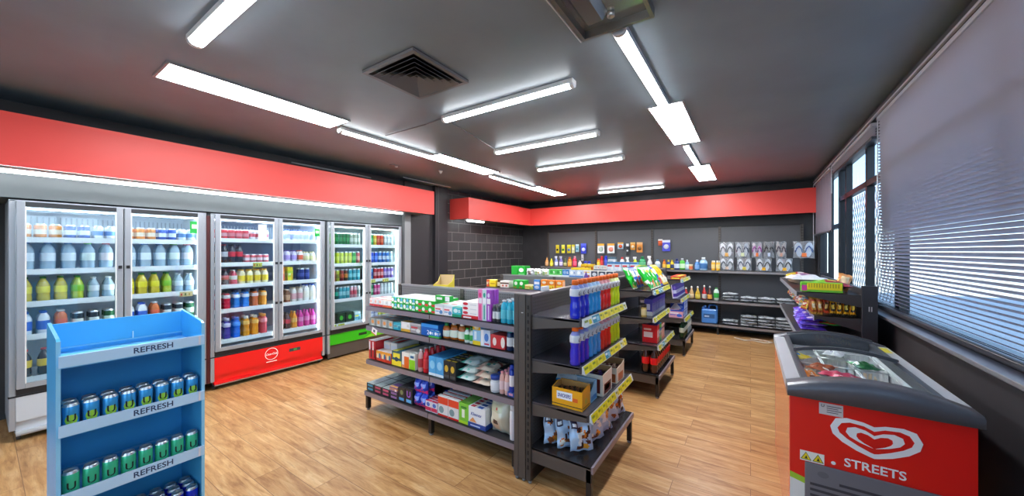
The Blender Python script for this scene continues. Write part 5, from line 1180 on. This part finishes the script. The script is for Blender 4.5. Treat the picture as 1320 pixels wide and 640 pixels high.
# hanging packs on the back panels
for x, z, w, h, c, hd, b, l in [(-4.13, 1.55, .09, .21, '#e0d02a', '#f0e04a', '#2a2a30', 'yellow hanging pack with black item'), (-3.97, 1.55, .09, .21, '#e6dc3a', '#f0e86a', '#3a8a4a', 'yellow hanging pack with green item'), (-3.81, 1.55, .1, .21, '#d8c82c', '#f0e03a', '#6a86b8', 'yellow hanging pack with blue item'), (-3.695, 1.55, .08, .21, '#e6e0a8', '#f0dc3a', '#f0f0e0', 'pale yellow hanging pack'), (-3.585, 1.58, .09, .19, '#9ac8dc', '#dcecf0', '#5a9ab8', 'pale blue hanging pack'), (-3.42, 1.54, .14, .25, '#3a4ad0', '#5a6ae0', '#e6e8f4', 'large blue hanging pack with white blister'),
    (-2.98, 1.55, .17, .23, '#eaeaec', '#f0b03a', '#b8c8b8', 'left white card pack with orange header'), (-2.735, 1.55, .17, .23, '#ececee', '#f0b03a', '#e8907a', 'right white card pack with orange header'), (-2.51, 1.65, .13, .15, '#b8d4e0', '#e8b03a', '#e0603a', 'colourful round hanging pack'), (-2.35, 1.5, .06, .27, '#2a2a30', '#e6e6e6', '#e0e0e4', 'long black and white hanging tool'), (-2.23, 1.63, .11, .17, '#e89a2a', '#f0c06a', '#f4e0c0', 'small orange hanging pack'), (-2.08, 1.57, .13, .23, '#e8953a', '#e8b47a', '#8a5a2c', 'large orange hanging pack'),
    (-1.64, 1.72, .09, .14, '#d8562c', '#f0e8e0', '#e8743a', 'small red orange hanging pack'), (-1.52, 1.6, .16, .24, '#4a50d0', '#dfe2f2', '#e8e8f2', 'blue and white hanging pack under the fascia'), (-3.45, 1.36, .06, .16, '#c8c8cc', '#d8d8dc', '#9a9aa0', 'small grey hanging pack')]:
    hang_pack('hanging_pack', w, h, c, hd, b).place((x, 8.3, z), 0, l+' on back wall', 'hanging pack')
# thong sandals in clear bags
@cached
def sandal_bag(w, h, sole, strap, tag_c):
    bag = MB()
    def sd(sg): return lambda u, v: ((u-.5)*w*(1-.05*math.sin(PI*v)), sg*.025*(1-(2*u-1)**4)*math.sin(PI*v)**.5 + .005*math.sin(15*v+9*u), v*h+.006*math.sin(11*u))
    bag.grid(sd(-1), 8, 8, BAG); bag.grid(lambda u, v: sd(1)(1-u, v), 8, 8, BAG)
    parts = [('clear_bag', bag.mesh('clear_bag'), -1)]
    for sx in (-1, 1):
        m = MB(); a = w*.2; L_ = h*.86
        pts = [(sx*w*.23+a*(.95*math.cos(t) if math.sin(t) > 0 else .75*math.cos(t))+sx*.01*math.sin(t), h*.5+L_/2*math.sin(t)) for t in [2*PI*i/18 for i in range(18)]]
        m.prism(pts, 'y', -.008, .008, sole)
        c0 = (sx*w*.23, -.02, h*.72)
        for s2 in (-1, 1): m.path([c0, (sx*w*.23+s2*a*.6, -.022, h*.55), (sx*w*.23+s2*a*.8, -.006, h*.36)], .009, strap, 6)
        parts.append(('thong_sandal', m.mesh('thong_sandal'), -1))
    m = MB(); m.box(-w*.1, -.03, h*.08, w*.12, -.028, h*.3, tag_c); parts.append(('tag', m.mesh('tag'), -1))
    return Proto('bagged_sandals', w, .05, h, parts)
pal = [('#f2f2f6', '#3a3a42', '#d8a050'), ('#c8ccd4', '#34405a', '#d8dcb0'), ('#dcd0dc', '#a04a9a', '#e8742c'), ('#6a6c74', '#1c1c20', '#d0d8ec'), ('#d8c8c0', '#4a3a4a', '#e0a890'), ('#dfe8f4', '#3a5a9a', '#f07a3a')]
for i, x in enumerate((-.39, -.13, .1, .28, .46, .78)):
    sandal_bag([.25, .24, .17, .17, .16, .3][i], .3, *pal[i]).place((x, 8.1, 1.475), 0, 'clear bag of %s thongs in the upper hanging row' % ['white', 'pale grey', 'pink strapped', 'black', 'tan', 'blue strapped'][i], 'sandals', 'bagged thongs hanging on the back wall')
for i, x in enumerate((-.38, -.1, .2, .5)):
    sandal_bag(.24, .245, '#e6e8ec', ['#50545c', '#3c4660', '#2c2c30', '#26262a'][i], ['#d8b8a0', '#d8c04a', '#e8a81c', '#e8a81c'][i]).place((x, 8.02, 1.228), 0, 'clear bag of white thongs in the lower hanging row', 'sandals', 'bagged white thongs in the lower row')
# folded packets on the lower shelves
fp = [pouch('folded_shirt_packet', .26, .24, .04, ['#d9dde2', ('blot', 12, [a, '#3a4048', '#8a929a', '#f4f4f6', '#22262c'], 0, 0, 1, 1)], 60+i, 14, 14) for i, a in enumerate(('#2c3a66', '#8a8f98', '#30343c', '#c8cc9a'))]
def stack(x, y, z, n, k, where):
    for i in range(n):
        p = fp[(k+i) % 4]
        p.place((x, y-p.h/2, z+.027+i*.053), 0, '%s clothing packet in the %s' % (['bottom', 'second', 'third', 'top'][i if not (i == n-1 and n > 1) else 3], where), 'clothing packet', 'folded clothing packets on the back shelves', (-PI/2, 0, .0))
for x, n, wd in ((-.32, 3, 'left'), (-.03, 2, 'second'), (.24, 2, 'third'), (.52, 2, 'right')): stack(x, 8.0, .652, n, int(abs(x)*10), '%s pile on middle back shelf' % wd)
for x, n, wd in ((-.32, 2, 'leftmost'), (-.03, 4, 'second'), (.24, 4, 'third'), (.5, 4, 'fourth'), (.76, 2, 'rightmost')): stack(x, 7.98, .202, n, int(abs(x)*10), '%s pile on lowest back shelf' % wd)
# items on base shelf left of jerry can
for x, c, l in ((-1.05, '#e8d4c8', 'small cream packet left of the blue jerry can'), (-1.18, '#c8503a', 'small red packet left of the blue jerry can')):
    pouch('small_packet', .12, .1, .03, [c, (.2, .3, .8, .7, '#f0f0ec')], 70).place((x, 7.93, .222), 0, l, 'packet', None, (-PI/2, 0, 0))
# cable on the floor
mb = MB(); mb.path([(-.25, 7.75, .008), (-.1, 7.62, .008), (.05, 7.66, .008), (.2, 7.58, .008), (.32, 7.68, .008), (.2, 7.78, .008), (0, 7.8, .008)], .008, mat('#e6e2dc', .5)); tag(mb.obj('floor_cable'), 'white cable lying on the floor by the back shelving', 'cable')

# ---- sweets by the window (world coordinates; near end Y 4.12)
w_ = 'on window side shelving'
def barpack(name, w, h, c, s): return pouch(name, w, h, .03, [c[0], (0, .9, 1, 1, c[1]), (.15, .3, .85, .7, c[1]), (.3, .42, .7, .58, c[2]), (0, 0, 1, .08, c[1])], s, 8, 8)
mb = MB(); mb.box(-.14, -.04, 0, .14, .04, .085, mat('#6fc832', .4), .003); mb.poly([(-.1, -.041, .02), (.135, -.041, .02), (.135, -.041, .08), (-.1, -.041, .08)], '#f2e51c')
for k in range(12): mb.poly([(-.09+k*.018, -.042, .04), (-.082+k*.018, -.042, .04), (-.082+k*.018, -.042, .075), (-.09+k*.018, -.042, .075)], '#b8a814')
mb.poly([(-.138, -.0415, .01), (-.1, -.0415, .01), (-.1, -.0415, .06), (-.138, -.0415, .06)], '#d03aa0')
o = mb.obj('candy_carton'); o.location = (.52, 4.165, 1.237); tag(o, 'yellow and green candy carton at the near end of the window shelf', 'carton')
for i, (x, y, rz, c, l) in enumerate([(.46, 4.55, .2, ['#e9e9ee', '#d8d8e0', '#8a6aa0'], 'large white bag lying on top of window shelving'), (.5, 4.9, -.3, ['#ececf0', '#c8ccd4', '#5a4a7a'], 'second white bag lying on top of window shelving'), (.5, 5.3, .1, ['#f0e0d8', '#e8742c', '#f0c83a'], 'orange and white bag lying on top of window shelving'), (.52, 5.7, .1, ['#c83a3a', '#e8c83a', '#f0f0f0'], 'red bag lying on top of window shelving'), (.62, 4.38, .1, ['#b83a4a', '#8ac83a', '#f0d83a'], 'red and green bag lying behind the candy carton')]):
    pouch('sweet_bag', .26, .3, .09, [c[0], (0, .0, .3, 1, c[1]), (.4, .3, .7, .7, c[2]), (.7, .6, 1, 1, c[1])], 80+i, 12, 12).place((x, y-.15, 1.288+(.04 if i == 0 else 0)), 0, l, 'bag', None, (-PI/2, 0, rz))
pouch('lolly_pack', .1, .16, .04, ['#e89a5a', (.2, .3, .8, .8, '#f0d8b0')], 90).place((.68, 4.36, 1.242), 0, 'small orange lolly pack standing above the candy carton', 'packet', None, (-.3, .3, 0))
gp_ = [barpack('snack_bar', .04, .15, c, 100+i) for i, c in enumerate([('#b8502a', '#d8a84a', '#f0e0c0'), ('#c84a2a', '#5a3a24', '#e8c070'), ('#e8a81c', '#2c2418', '#f2d03a'), ('#e8b01c', '#2c2014', '#f4d84a')])]
for j in range(3):
    for i in range(7):
        k = 0 if i < 2 else (1 if i < 3 else 2+(i % 2))
        gp_[k].place((.47+i*.043, 4.16+j*.08, 1.036), 0, '%s snack bar on window side middle shelf%s' % (['rust red', 'brown', 'gold and black', 'yellow and black'][k], BACKS[j]), 'snack bar', 'snack bars on the window side middle shelf', (-.15, 0, .0))
pu = [barpack('chocolate_bar_pack', .19, .07, c, 110+i) for i, c in enumerate([('#4a28b0', '#6a4ad0', '#d8d0f0'), ('#3a2aa8', '#8a6ae0', '#f0e8fa'), ('#7a2aa8', '#4a3ac0', '#e8d8f0')])]
for j in range(7):
    for i in range(3):
        pu[(i+j) % 3].place((.47, 4.15+j*.12, .899+i*.042), 0, '%s purple chocolate pack, %s pile from the near end of window shelf' % (['bottom', 'middle', 'top'][i], ['first', 'second', 'third', 'fourth', 'fifth', 'sixth', 'seventh'][j]), 'chocolate pack', 'purple chocolate packs on the window side shelf', (-PI/2+.1, 0, .15-.05*j))
mx = [barpack('candy_packet', .12, .1, c, 120+i) for i, c in enumerate([('#e8c84a', '#d85a3a', '#f0f0e0'), ('#d8e0e0', '#5a9ab8', '#e8c03a'), ('#d83a3a', '#f0d0a0', '#ffffff'), ('#e8e0c0', '#b86a9a', '#f0f0f0')])]
for j in range(9):
    c_ = j % 4
    mx[c_].place((.43, 4.5+j*.19, 1.034), 0, '%s candy packet on window side middle shelf' % ['yellow and red', 'pale blue', 'red', 'cream and pink'][c_], 'candy packet', 'candy packets on the window side middle shelf', (-.35, 0, -PI/2+.3))
rd = barpack('candy_packet', .2, .07, ('#d8262a', '#3aa84a', '#f0c83a'), 130)
rd.place((.6, 4.14, .955), 0, 'red and green candy packet lying over the purple packs', 'candy packet', None, (-PI/2+.3, 0, -.2))

# ---- energy drink cans on the blue stand
vb = can('energy_drink_can', .0275, .132, '#3aa0e0', None, 'U', '#10140f', '#9fd43a')
vg = can('energy_drink_can', .0275, .132, '#3fc79a', None, 'U', '#14201c', None)
vd = can('energy_drink_can', .0275, .132, '#1733cc', None, 'U', '#0c160c', '#7fc83a')
for p, z, n, dd in ((vb, .76, 'sky blue', 2), (vg, .447, 'mint green', 1), (vd, .135, 'dark blue', 3)):
    for k in range(dd):
        for i in range(8):
            STAND.put(p, .045+i*.062, .008+k*.062, z, '%s energy drink can on blue stand%s' % (n, BACKS[k]), 'can', '%s energy cans on the blue stand' % n)

# ---- fridge contents
def drink(kind, body, cap, lab, r=.034, h=.22, nm='drink_bottle', alpha=False): return bottle(nm, r, h, CLEARPET if alpha else mat(body, .2, coat=.4), cap, lab, kind, n=10)
def tin(body, band=None, r=.031, h=.12, nm='drink_can'): return can(nm, r, h, body, band, n=10)
def shelf(y0, y1, z, seq, where, deep=2): fill(FR, y0, .1, z, seq, where, deep=deep, x1=y1, dgap=.012)
# left fridge (.15 .. 1.44)
n_ = 'in left fridge'
a, b = .2, .785; c, d = .825, 1.39
for (s, e, side) in ((a, b, 'left door'), (c, d, 'right door')):
    q = '%s %s' % (n_, side)
    shelf(s, e, SH1[4], [(tin('#e8913a', '#f2e0c8', .035, .13), 'orange can', 'can', 3), (tin('#2f58b8', '#e6ecf6', .035, .13), 'blue can', 'can', 2), (tin('#dde3ec', '#5a8ac8', .035, .13), 'white can', 'can', 2)], q+' top shelf')
    shelf(s, e, SH1[3], [(drink('water', '', '#3a86d0', '#e6eef4', .043, .25, 'water_bottle', True), 'blue capped water bottle', 'bottle', 3), (drink('water', '', '#5ac83a', '#e6f0e8', .043, .25, 'water_bottle', True), 'green capped water bottle', 'bottle', 1), (drink('water', '', '#d84a5a', '#f0e6ea', .043, .25, 'water_bottle', True), 'red capped water bottle', 'bottle', 1)], q+' second shelf')
    shelf(s, e, SH1[2], [(drink('soda', '#d8c03a', '#2f8a3a', '#f0e22a', .037, .22), 'yellow iced tea bottle', 'bottle', 3), (drink('soda', '#b8c83a', '#2f8a3a', '#8acb2c', .037, .22), 'lime iced tea bottle', 'bottle', 1), (drink('soda', '', '#e6e6ea', '#dfe6ea', .037, .2, 'drink_bottle', True), 'clear drink bottle', 'bottle', 2)], q+' third shelf')
    shelf(s, e, SH1[1], [(drink('milk', '#eef2f8', '#2a5ac8', '#3a6ad0', .037, .2), 'blue labelled milk bottle', 'bottle', 2), (drink('milk', '#e8783a', '#f4f0ec', '#e8623a', .037, .2), 'orange milk bottle', 'bottle', 1), (tin('#22303c', '#e6ece6', .037, .17), 'banded dark can', 'can', 2), (tin('#1f5a30', '#d8ecd8', .037, .17), 'banded green can', 'can', 1)], q+' fourth shelf')
    shelf(s, e, SH1[0], [(drink('soda', '#3a2418', '#d83a3a', '#e6c83a', .037, .24), 'brown drink bottle', 'bottle', 3), (drink('soda', '#e88a2c', '#e6e6e6', '#f0b03a', .037, .24), 'orange drink bottle', 'bottle', 3)], q+' bottom shelf', 1)
# red fridge
s, e = 1.54, 2.125; q = 'in red fridge left door'
shelf(s, e, SH2[4], [(tin('#df1c2c', '#e8a8b0', .033, .125), 'red cola can', 'can', 2), (tin('#e03444', '#f08a94', .033, .125), 'light red cola can', 'can', 3), (tin('#ece4e8', '#e05a6a', .033, .125), 'silver cola can', 'can', 3)], q+' top shelf')
shelf(s, e, SH2[3], [(drink('soda', '#1c1216', '#cf2230', '#d8b08a', .034, .23, 'cola_bottle'), 'tan labelled cola bottle', 'bottle', 1), (drink('soda', '#1c1216', '#cf2230', '#c9ccd6', .034, .23, 'cola_bottle'), 'silver labelled cola bottle', 'bottle', 1), (drink('soda', '#1c1216', '#24242a', '#df1c30', .034, .23, 'cola_bottle'), 'red labelled cola bottle', 'bottle', 2), (tin('#e4606a', '#f4dfe0', .031, .11), 'pink and white can', 'can', 4)], q+' second shelf')
shelf(s, e, SH2[2], [(drink('soda', '#3a2a3a', '#8a3a5a', '#d8405a', .036, .19), 'pink labelled dark bottle', 'bottle', 2), (drink('soda', '#d83a5a', '#e6e6e6', '#f0e0e4', .036, .18), 'pink drink bottle', 'bottle', 1), (drink('milk', '#f2e8c0', '#e8b02c', '#f0d02c', .036, .18), 'yellow and white bottle', 'bottle', 4)], q+' third shelf')
shelf(s, e, SH2[1], [(drink('sports', '#d81e44', '#24242c', '#e8e6ea', .036, .22), 'red sports bottle', 'bottle', 2), (drink('sports', '#2f86e0', '#1f3a6a', '#dfe9f6', .036, .22), 'blue sports bottle', 'bottle', 2), (drink('sports', '#e8743a', '#24242c', '#f4dcd8', .036, .22), 'salmon sports bottle', 'bottle', 1), (drink('sports', '#f0a02c', '#24242c', '#f0d0a0', .036, .22), 'orange sports bottle', 'bottle', 1)], q+' fourth shelf')
shelf(s, e, SH2[0], [(drink('sports', '#8ab8dc', '#e6eef4', '#dfe9f2', .038, .25), 'pale blue bottle', 'bottle', 1), (drink('sports', '#4a3a9c', '#c8d0ec', '#d4cfee', .038, .25), 'purple bottle', 'bottle', 1), (drink('sports', '#1f6fe0', '#4a90e8', '#4f9aee', .038, .25), 'bright blue bottle', 'bottle', 1), (drink('sports', '#f09a1c', '#f0e6d8', '#f4c060', .038, .25), 'orange juice bottle', 'bottle', 2), (drink('sports', '#c83a4a', '#f0a04a', '#e8909c', .038, .25), 'red juice bottle', 'bottle', 1)], q+' bottom shelf')
s, e = 2.235, 2.735; q = 'in red fridge right door'
shelf(s, e, SH2[4], [(drink('milk', '#dfe9e0', '#7ac08a', '#a8d0a8', .032, .15), 'small green milk bottle', 'bottle', 1), (drink('milk', '#eef0f8', '#3a6ad0', '#b8c4ee', .032, .15), 'blue capped milk bottle', 'bottle', 5)], q+' top shelf')
shelf(s, e, SH2[3], [(drink('milk', '#e6dff0', '#8a5ac0', '#b49ade', .032, .16), 'lilac milk bottle', 'bottle', 3), (drink('milk', '#f0e4dc', '#e8602c', '#e8602c', .032, .16), 'orange labelled milk bottle', 'bottle', 1), (drink('milk', '#f4f0e0', '#e8d86a', '#f0e8a8', .032, .14), 'cream milk bottle', 'bottle', 2)], q+' second shelf')
shelf(s, 2.44, SH2[2], [(carton('juice_carton', .065, .065, .19, '#f08a24', auto_art('#f4b03a', '#fff2e0', '#d8502c', 1)), 'orange juice carton', 'carton', 1), (carton('juice_carton', .065, .065, .19, '#e8dc2c', auto_art('#b8d83a', '#fffbe0', '#e8a02c', 1)), 'yellow juice carton', 'carton', 1)], q+' third shelf')
shelf(2.5, 2.64, SH2[2], [(tin('#24367e', '#3a50a8', .033, .17), 'navy can', 'can', 2)], q+' third shelf')
shelf(s, e, SH2[1], [(drink('milk', '#8a5a3c', '#e6d0c0', '#c89a78', .033, .18), 'chocolate milk bottle', 'bottle', 2), (drink('milk', '#e6e2dc', '#c8b89a', '#e0a8b0', .033, .2), 'cream milk bottle', 'bottle', 2), (drink('milk', '#f6f4ee', '#2f5ac8', '#f4efe0', .036, .23), 'large blue capped milk bottle', 'bottle', 2)], q+' fourth shelf')
shelf(s, e, SH2[0], [(drink('soda', '#3a1f2c', '#24242c', '#c8304a', .034, .22), 'dark red drink bottle', 'bottle', 2), (drink('soda', '#f0981c', '#f0b04a', '#f4c46a', .034, .23), 'orange soft drink bottle', 'bottle', 1), (drink('soda', '#d83a9a', '#e04aa8', '#e888c0', .034, .23), 'pink soft drink bottle', 'bottle', 3)], q+' bottom shelf')
# green fridge
s, e = 2.89, 3.43; q = 'in green fridge left door'
shelf(s, e, SH3[4], [(tin('#5ac81c', '#a8ee3a', .028, .192), 'bright green can', 'can', 2), (tin('#1f7a3c', '#3aa05a', .028, .192), 'dark green can', 'can', 4), (tin('#a8b8a0', '#d8e0d0', .028, .192), 'silver green can', 'can', 3)], q+' top shelf')
shelf(s, e, SH3[3], [(tin('#7ad02c', '#c8f03a', .028, .192), 'lime can', 'can', 2), (tin('#e0e82a', '#f4f86a', .028, .192), 'yellow can', 'can', 4), (tin('#3fa83a', '#8ad85a', .028, .192), 'green can', 'can', 1), (tin('#c85a5a', '#e8b0a0', .028, .192), 'red pink can', 'can', 1)], q+' second shelf')
shelf(s, e, SH3[2], [(tin('#4fc82c', '#1c2a1c', .028, .192), 'green and black can', 'can', 1), (tin('#e8907a', '#c85a4a', .028, .192), 'salmon can', 'can', 1), (tin('#b8c83a', '#8a9a2c', .028, .192), 'olive yellow can', 'can', 1), (tin('#7a2434', '#c85a3a', .028, .192), 'maroon can', 'can', 1), (tin('#2c241c', '#c8883a', .028, .192), 'black and gold can', 'can', 1), (tin('#2fa0b0', '#8ad8e0', .028, .192), 'teal can', 'can', 3)], q+' third shelf')
shelf(s, e, SH3[1], [(tin('#2a5a58', '#3ac0a0', .028, .192), 'dark teal can', 'can', 3), (tin('#4ab0c0', '#a8e0e8', .028, .192), 'light teal can', 'can', 3), (tin('#e0a8b0', '#d85a6a', .028, .192), 'pink can', 'can', 2), (tin('#d8e0dc', '#a0b0a8', .028, .192), 'silver can', 'can', 1)], q+' fourth shelf')
shelf(s, e-.12, SH3[0], [(carton('drink_multipack', .13, .13, .16, '#24382c', (('F','e',.3,.3,.75,.75,'#4fc83a'),('F','r',.1,.1,.9,.18,'#4a5a50'),('T','r',.1,.1,.9,.9,'#30463a'))), 'dark green multipack', 'carton', 3)], q+' bottom shelf', 1)
shelf(e-.11, e, SH3[0], [(carton('drink_multipack', .1, .13, .14, '#8ac8d8', auto_art('#d8eef2', '#e8e83a', '#3a8aa0', 5)), 'pale blue multipack', 'carton', 1)], q+' bottom shelf', 1)
s, e = 3.54, 4.07; q = 'in green fridge right door'
shelf(s, e, SH3[4], [(tin('#1fa04a', '#5ad07a', .029, .192), 'green can', 'can', 2), (tin('#e8b82c', '#f0d86a', .029, .192), 'yellow can', 'can', 1), (tin('#d84a2c', '#e8805a', .029, .192), 'red orange can', 'can', 2), (tin('#c8d0d0', '#e8eeee', .029, .192), 'silver can', 'can', 3)], q+' top shelf')
shelf(s, e, SH3[3], [(tin('#d84a4a', '#f0e8e8', .029, .192), 'red and white can', 'can', 1), (tin('#2a4fd0', '#6a90f0', .029, .192), 'royal blue can', 'can', 2), (tin('#3a7ac8', '#d8e4f4', .029, .192), 'blue and silver can', 'can', 3), (tin('#a8c8d8', '#dff0f4', .029, .192), 'ice blue can', 'can', 1)], q+' second shelf')
shelf(s, e, SH3[2], [(tin('#4a9ad0', '#3a5ab0', .029, .192), 'blue can', 'can', 2), (tin('#d83a44', '#f0b0b0', .029, .192), 'red can', 'can', 3), (tin('#8a6ac0', '#d8c8ec', .029, .192), 'violet can', 'can', 3)], q+' third shelf')
shelf(s, e, SH3[1], [(tin('#3aa06a', '#a8dcb8', .029, .192), 'mint can', 'can', 2), (tin('#d84a8a', '#f0a8c8', .029, .192), 'magenta can', 'can', 2), (tin('#d8e4e4', '#f0f6f6', .029, .192), 'white can', 'can', 4)], q+' fourth shelf')
shelf(s, e, SH3[0], [(tin('#b0b8dc', '#e8ecf8', .031, .12), 'pale violet can', 'can', 3), (tin('#d8dce0', '#e8e86a', .031, .12), 'pale yellow can', 'can', 4)], q+' bottom shelf')

# ---- ice creams in the freezer
ic = [('#e8862c', '#7a3a1c', 'orange and brown'), ('#a85a3a', '#e8d0b0', 'brown'), ('#1f6a3a', '#3a9a5a', 'green'), ('#d84a6a', '#f0d0d8', 'pink'), ('#e8c83a', '#4a8ad0', 'yellow'), ('#5a3a24', '#d8b88a', 'dark brown'), ('#d8d8e0', '#8a8ab0', 'silver')]
# (x column, y row) of the basket cells
cells = [(0, 1, 1), (0, 2, 0), (1, 2, 4), (0, 3, 1), (2, 2, 3), (2, 3, 1), (0, 4, 2), (2, 4, 0), (1, 4, 3), (0, 0, 1), (1, 0, 3), (1, 0, 4), (2, 0, 6), (1, 1, 3), (1, 2, 4), (2, 1, 6), (1, 3, 6)]
cells = [q for n_, q in enumerate(cells) if q[:2] not in [z_[:2] for z_ in cells[:n_]]]
for k, (i, j, c) in enumerate(cells):
    a_ = ic[c]
    for l in range(3 if k < 6 else 2):
        FZ.put(pouch('ice_cream_packet', .1, .16, .03, [a_[0], (.2, .2, .8, .6, a_[1]), (0, .9, 1, 1, a_[1])], 140+c, 8, 8), .155+i*.155, .125+j*.225+l*.06, .575+.045*(k < 6), '%s ice cream packet in freezer basket column %s' % (a_[2], ['one', 'two', 'three'][i]), 'ice cream', 'ice cream packets in the freezer', tilt=-.25)

for k, (x, y, rz, c, l) in enumerate([(.13, .3, .3, 0, 'nearest the left rail'), (.16, .52, -.5, 1, 'second along the left rail'), (.15, .78, .9, 4, 'third along the left rail'), (.34, .42, 1.2, 3, 'in the middle column'), (.46, .7, .4, 2, 'in the right column'), (.3, .95, -.3, 6, 'at the far end of the middle column')]):
    a_ = ic[c]
    pouch('ice_cream_packet', .11, .17, .03, [a_[0], ('blot', 8, [a_[1], '#f4f4f0', '#5a3422', a_[0]], .1, .1, .9, .9)], 170+k, 14, 14).place(FZ.w(x, y, .872), 0, '%s ice cream packet lying on freezer baskets, %s' % (a_[2], l), 'ice cream', 'ice cream packets lying on the baskets', (-PI/2, 0, rz))
# ------------------------------------------------------------------ camera
cam = bpy.data.cameras.new('camera'); co = bpy.data.objects.new('camera', cam); COL.objects.link(co)
cam.sensor_width = 36; cam.lens = 461/1320*36; cam.shift_y = 4/1320; cam.clip_start = .02
co.location = (0, 0, 1.6); co.rotation_euler = (PI/2, 0, math.atan2(.555, .832)); sc.camera = co
# ------------------------------------------------------------------ labels: tell look-alikes apart by place
ORD = ['leftmost', 'second from left', 'third from left', 'fourth from left', 'fifth from left', 'sixth from left', 'seventh from left', 'eighth from left', 'ninth from left', 'tenth from left', 'eleventh from left', 'twelfth from left']
def px(o):
    p = o.location; d = -.555*p.x+.832*p.y
    return (.832*p.x+.555*p.y)/max(d, .01)
by = {}
for o in THINGS: by.setdefault(o['label'], []).append(o)
for lab, os_ in by.items():
    if len(os_) < 2: continue
    os_.sort(key=px)
    for i, o in enumerate(os_):
        w = ORD[i] if i < len(ORD) else 'number %d from left' % (i+1)
        if len(os_) == 2: w = ['left one', 'right one'][i]
        if i == len(os_)-1 and len(os_) > 2: w = 'rightmost'
        o['label'] = '%s, %s' % (lab, w)
# ------------------------------------------------------------------ world and view
wd = bpy.data.worlds.new('world'); sc.world = wd; wd.use_nodes = True
nt = wd.node_tree; bg = nt.nodes['Background']
sky = nt.nodes.new('ShaderNodeTexSky'); sky.sky_type = 'HOSEK_WILKIE'; sky.turbidity = 4; sky.sun_direction = (.6, -.3, .7)
nt.links.new(sky.outputs[0], bg.inputs[0]); bg.inputs[1].default_value = 3.0
sc.view_settings.view_transform = 'Standard'; sc.view_settings.look = 'None'; sc.view_settings.gamma = 1; sc.view_settings.use_curve_mapping = False
sc.view_settings.exposure = 2.22
cy = sc.cycles
cy.use_denoising = True
try: cy.denoiser = 'OPENIMAGEDENOISE'; cy.denoising_input_passes = 'RGB_ALBEDO_NORMAL'
except Exception: pass
cy.max_bounces = 8; cy.diffuse_bounces = 5; cy.glossy_bounces = 4; cy.transmission_bounces = 6; cy.transparent_max_bounces = 16
cy.sample_clamp_indirect = 6; cy.caustics_reflective = False; cy.caustics_refractive = False
cy.use_light_tree = True
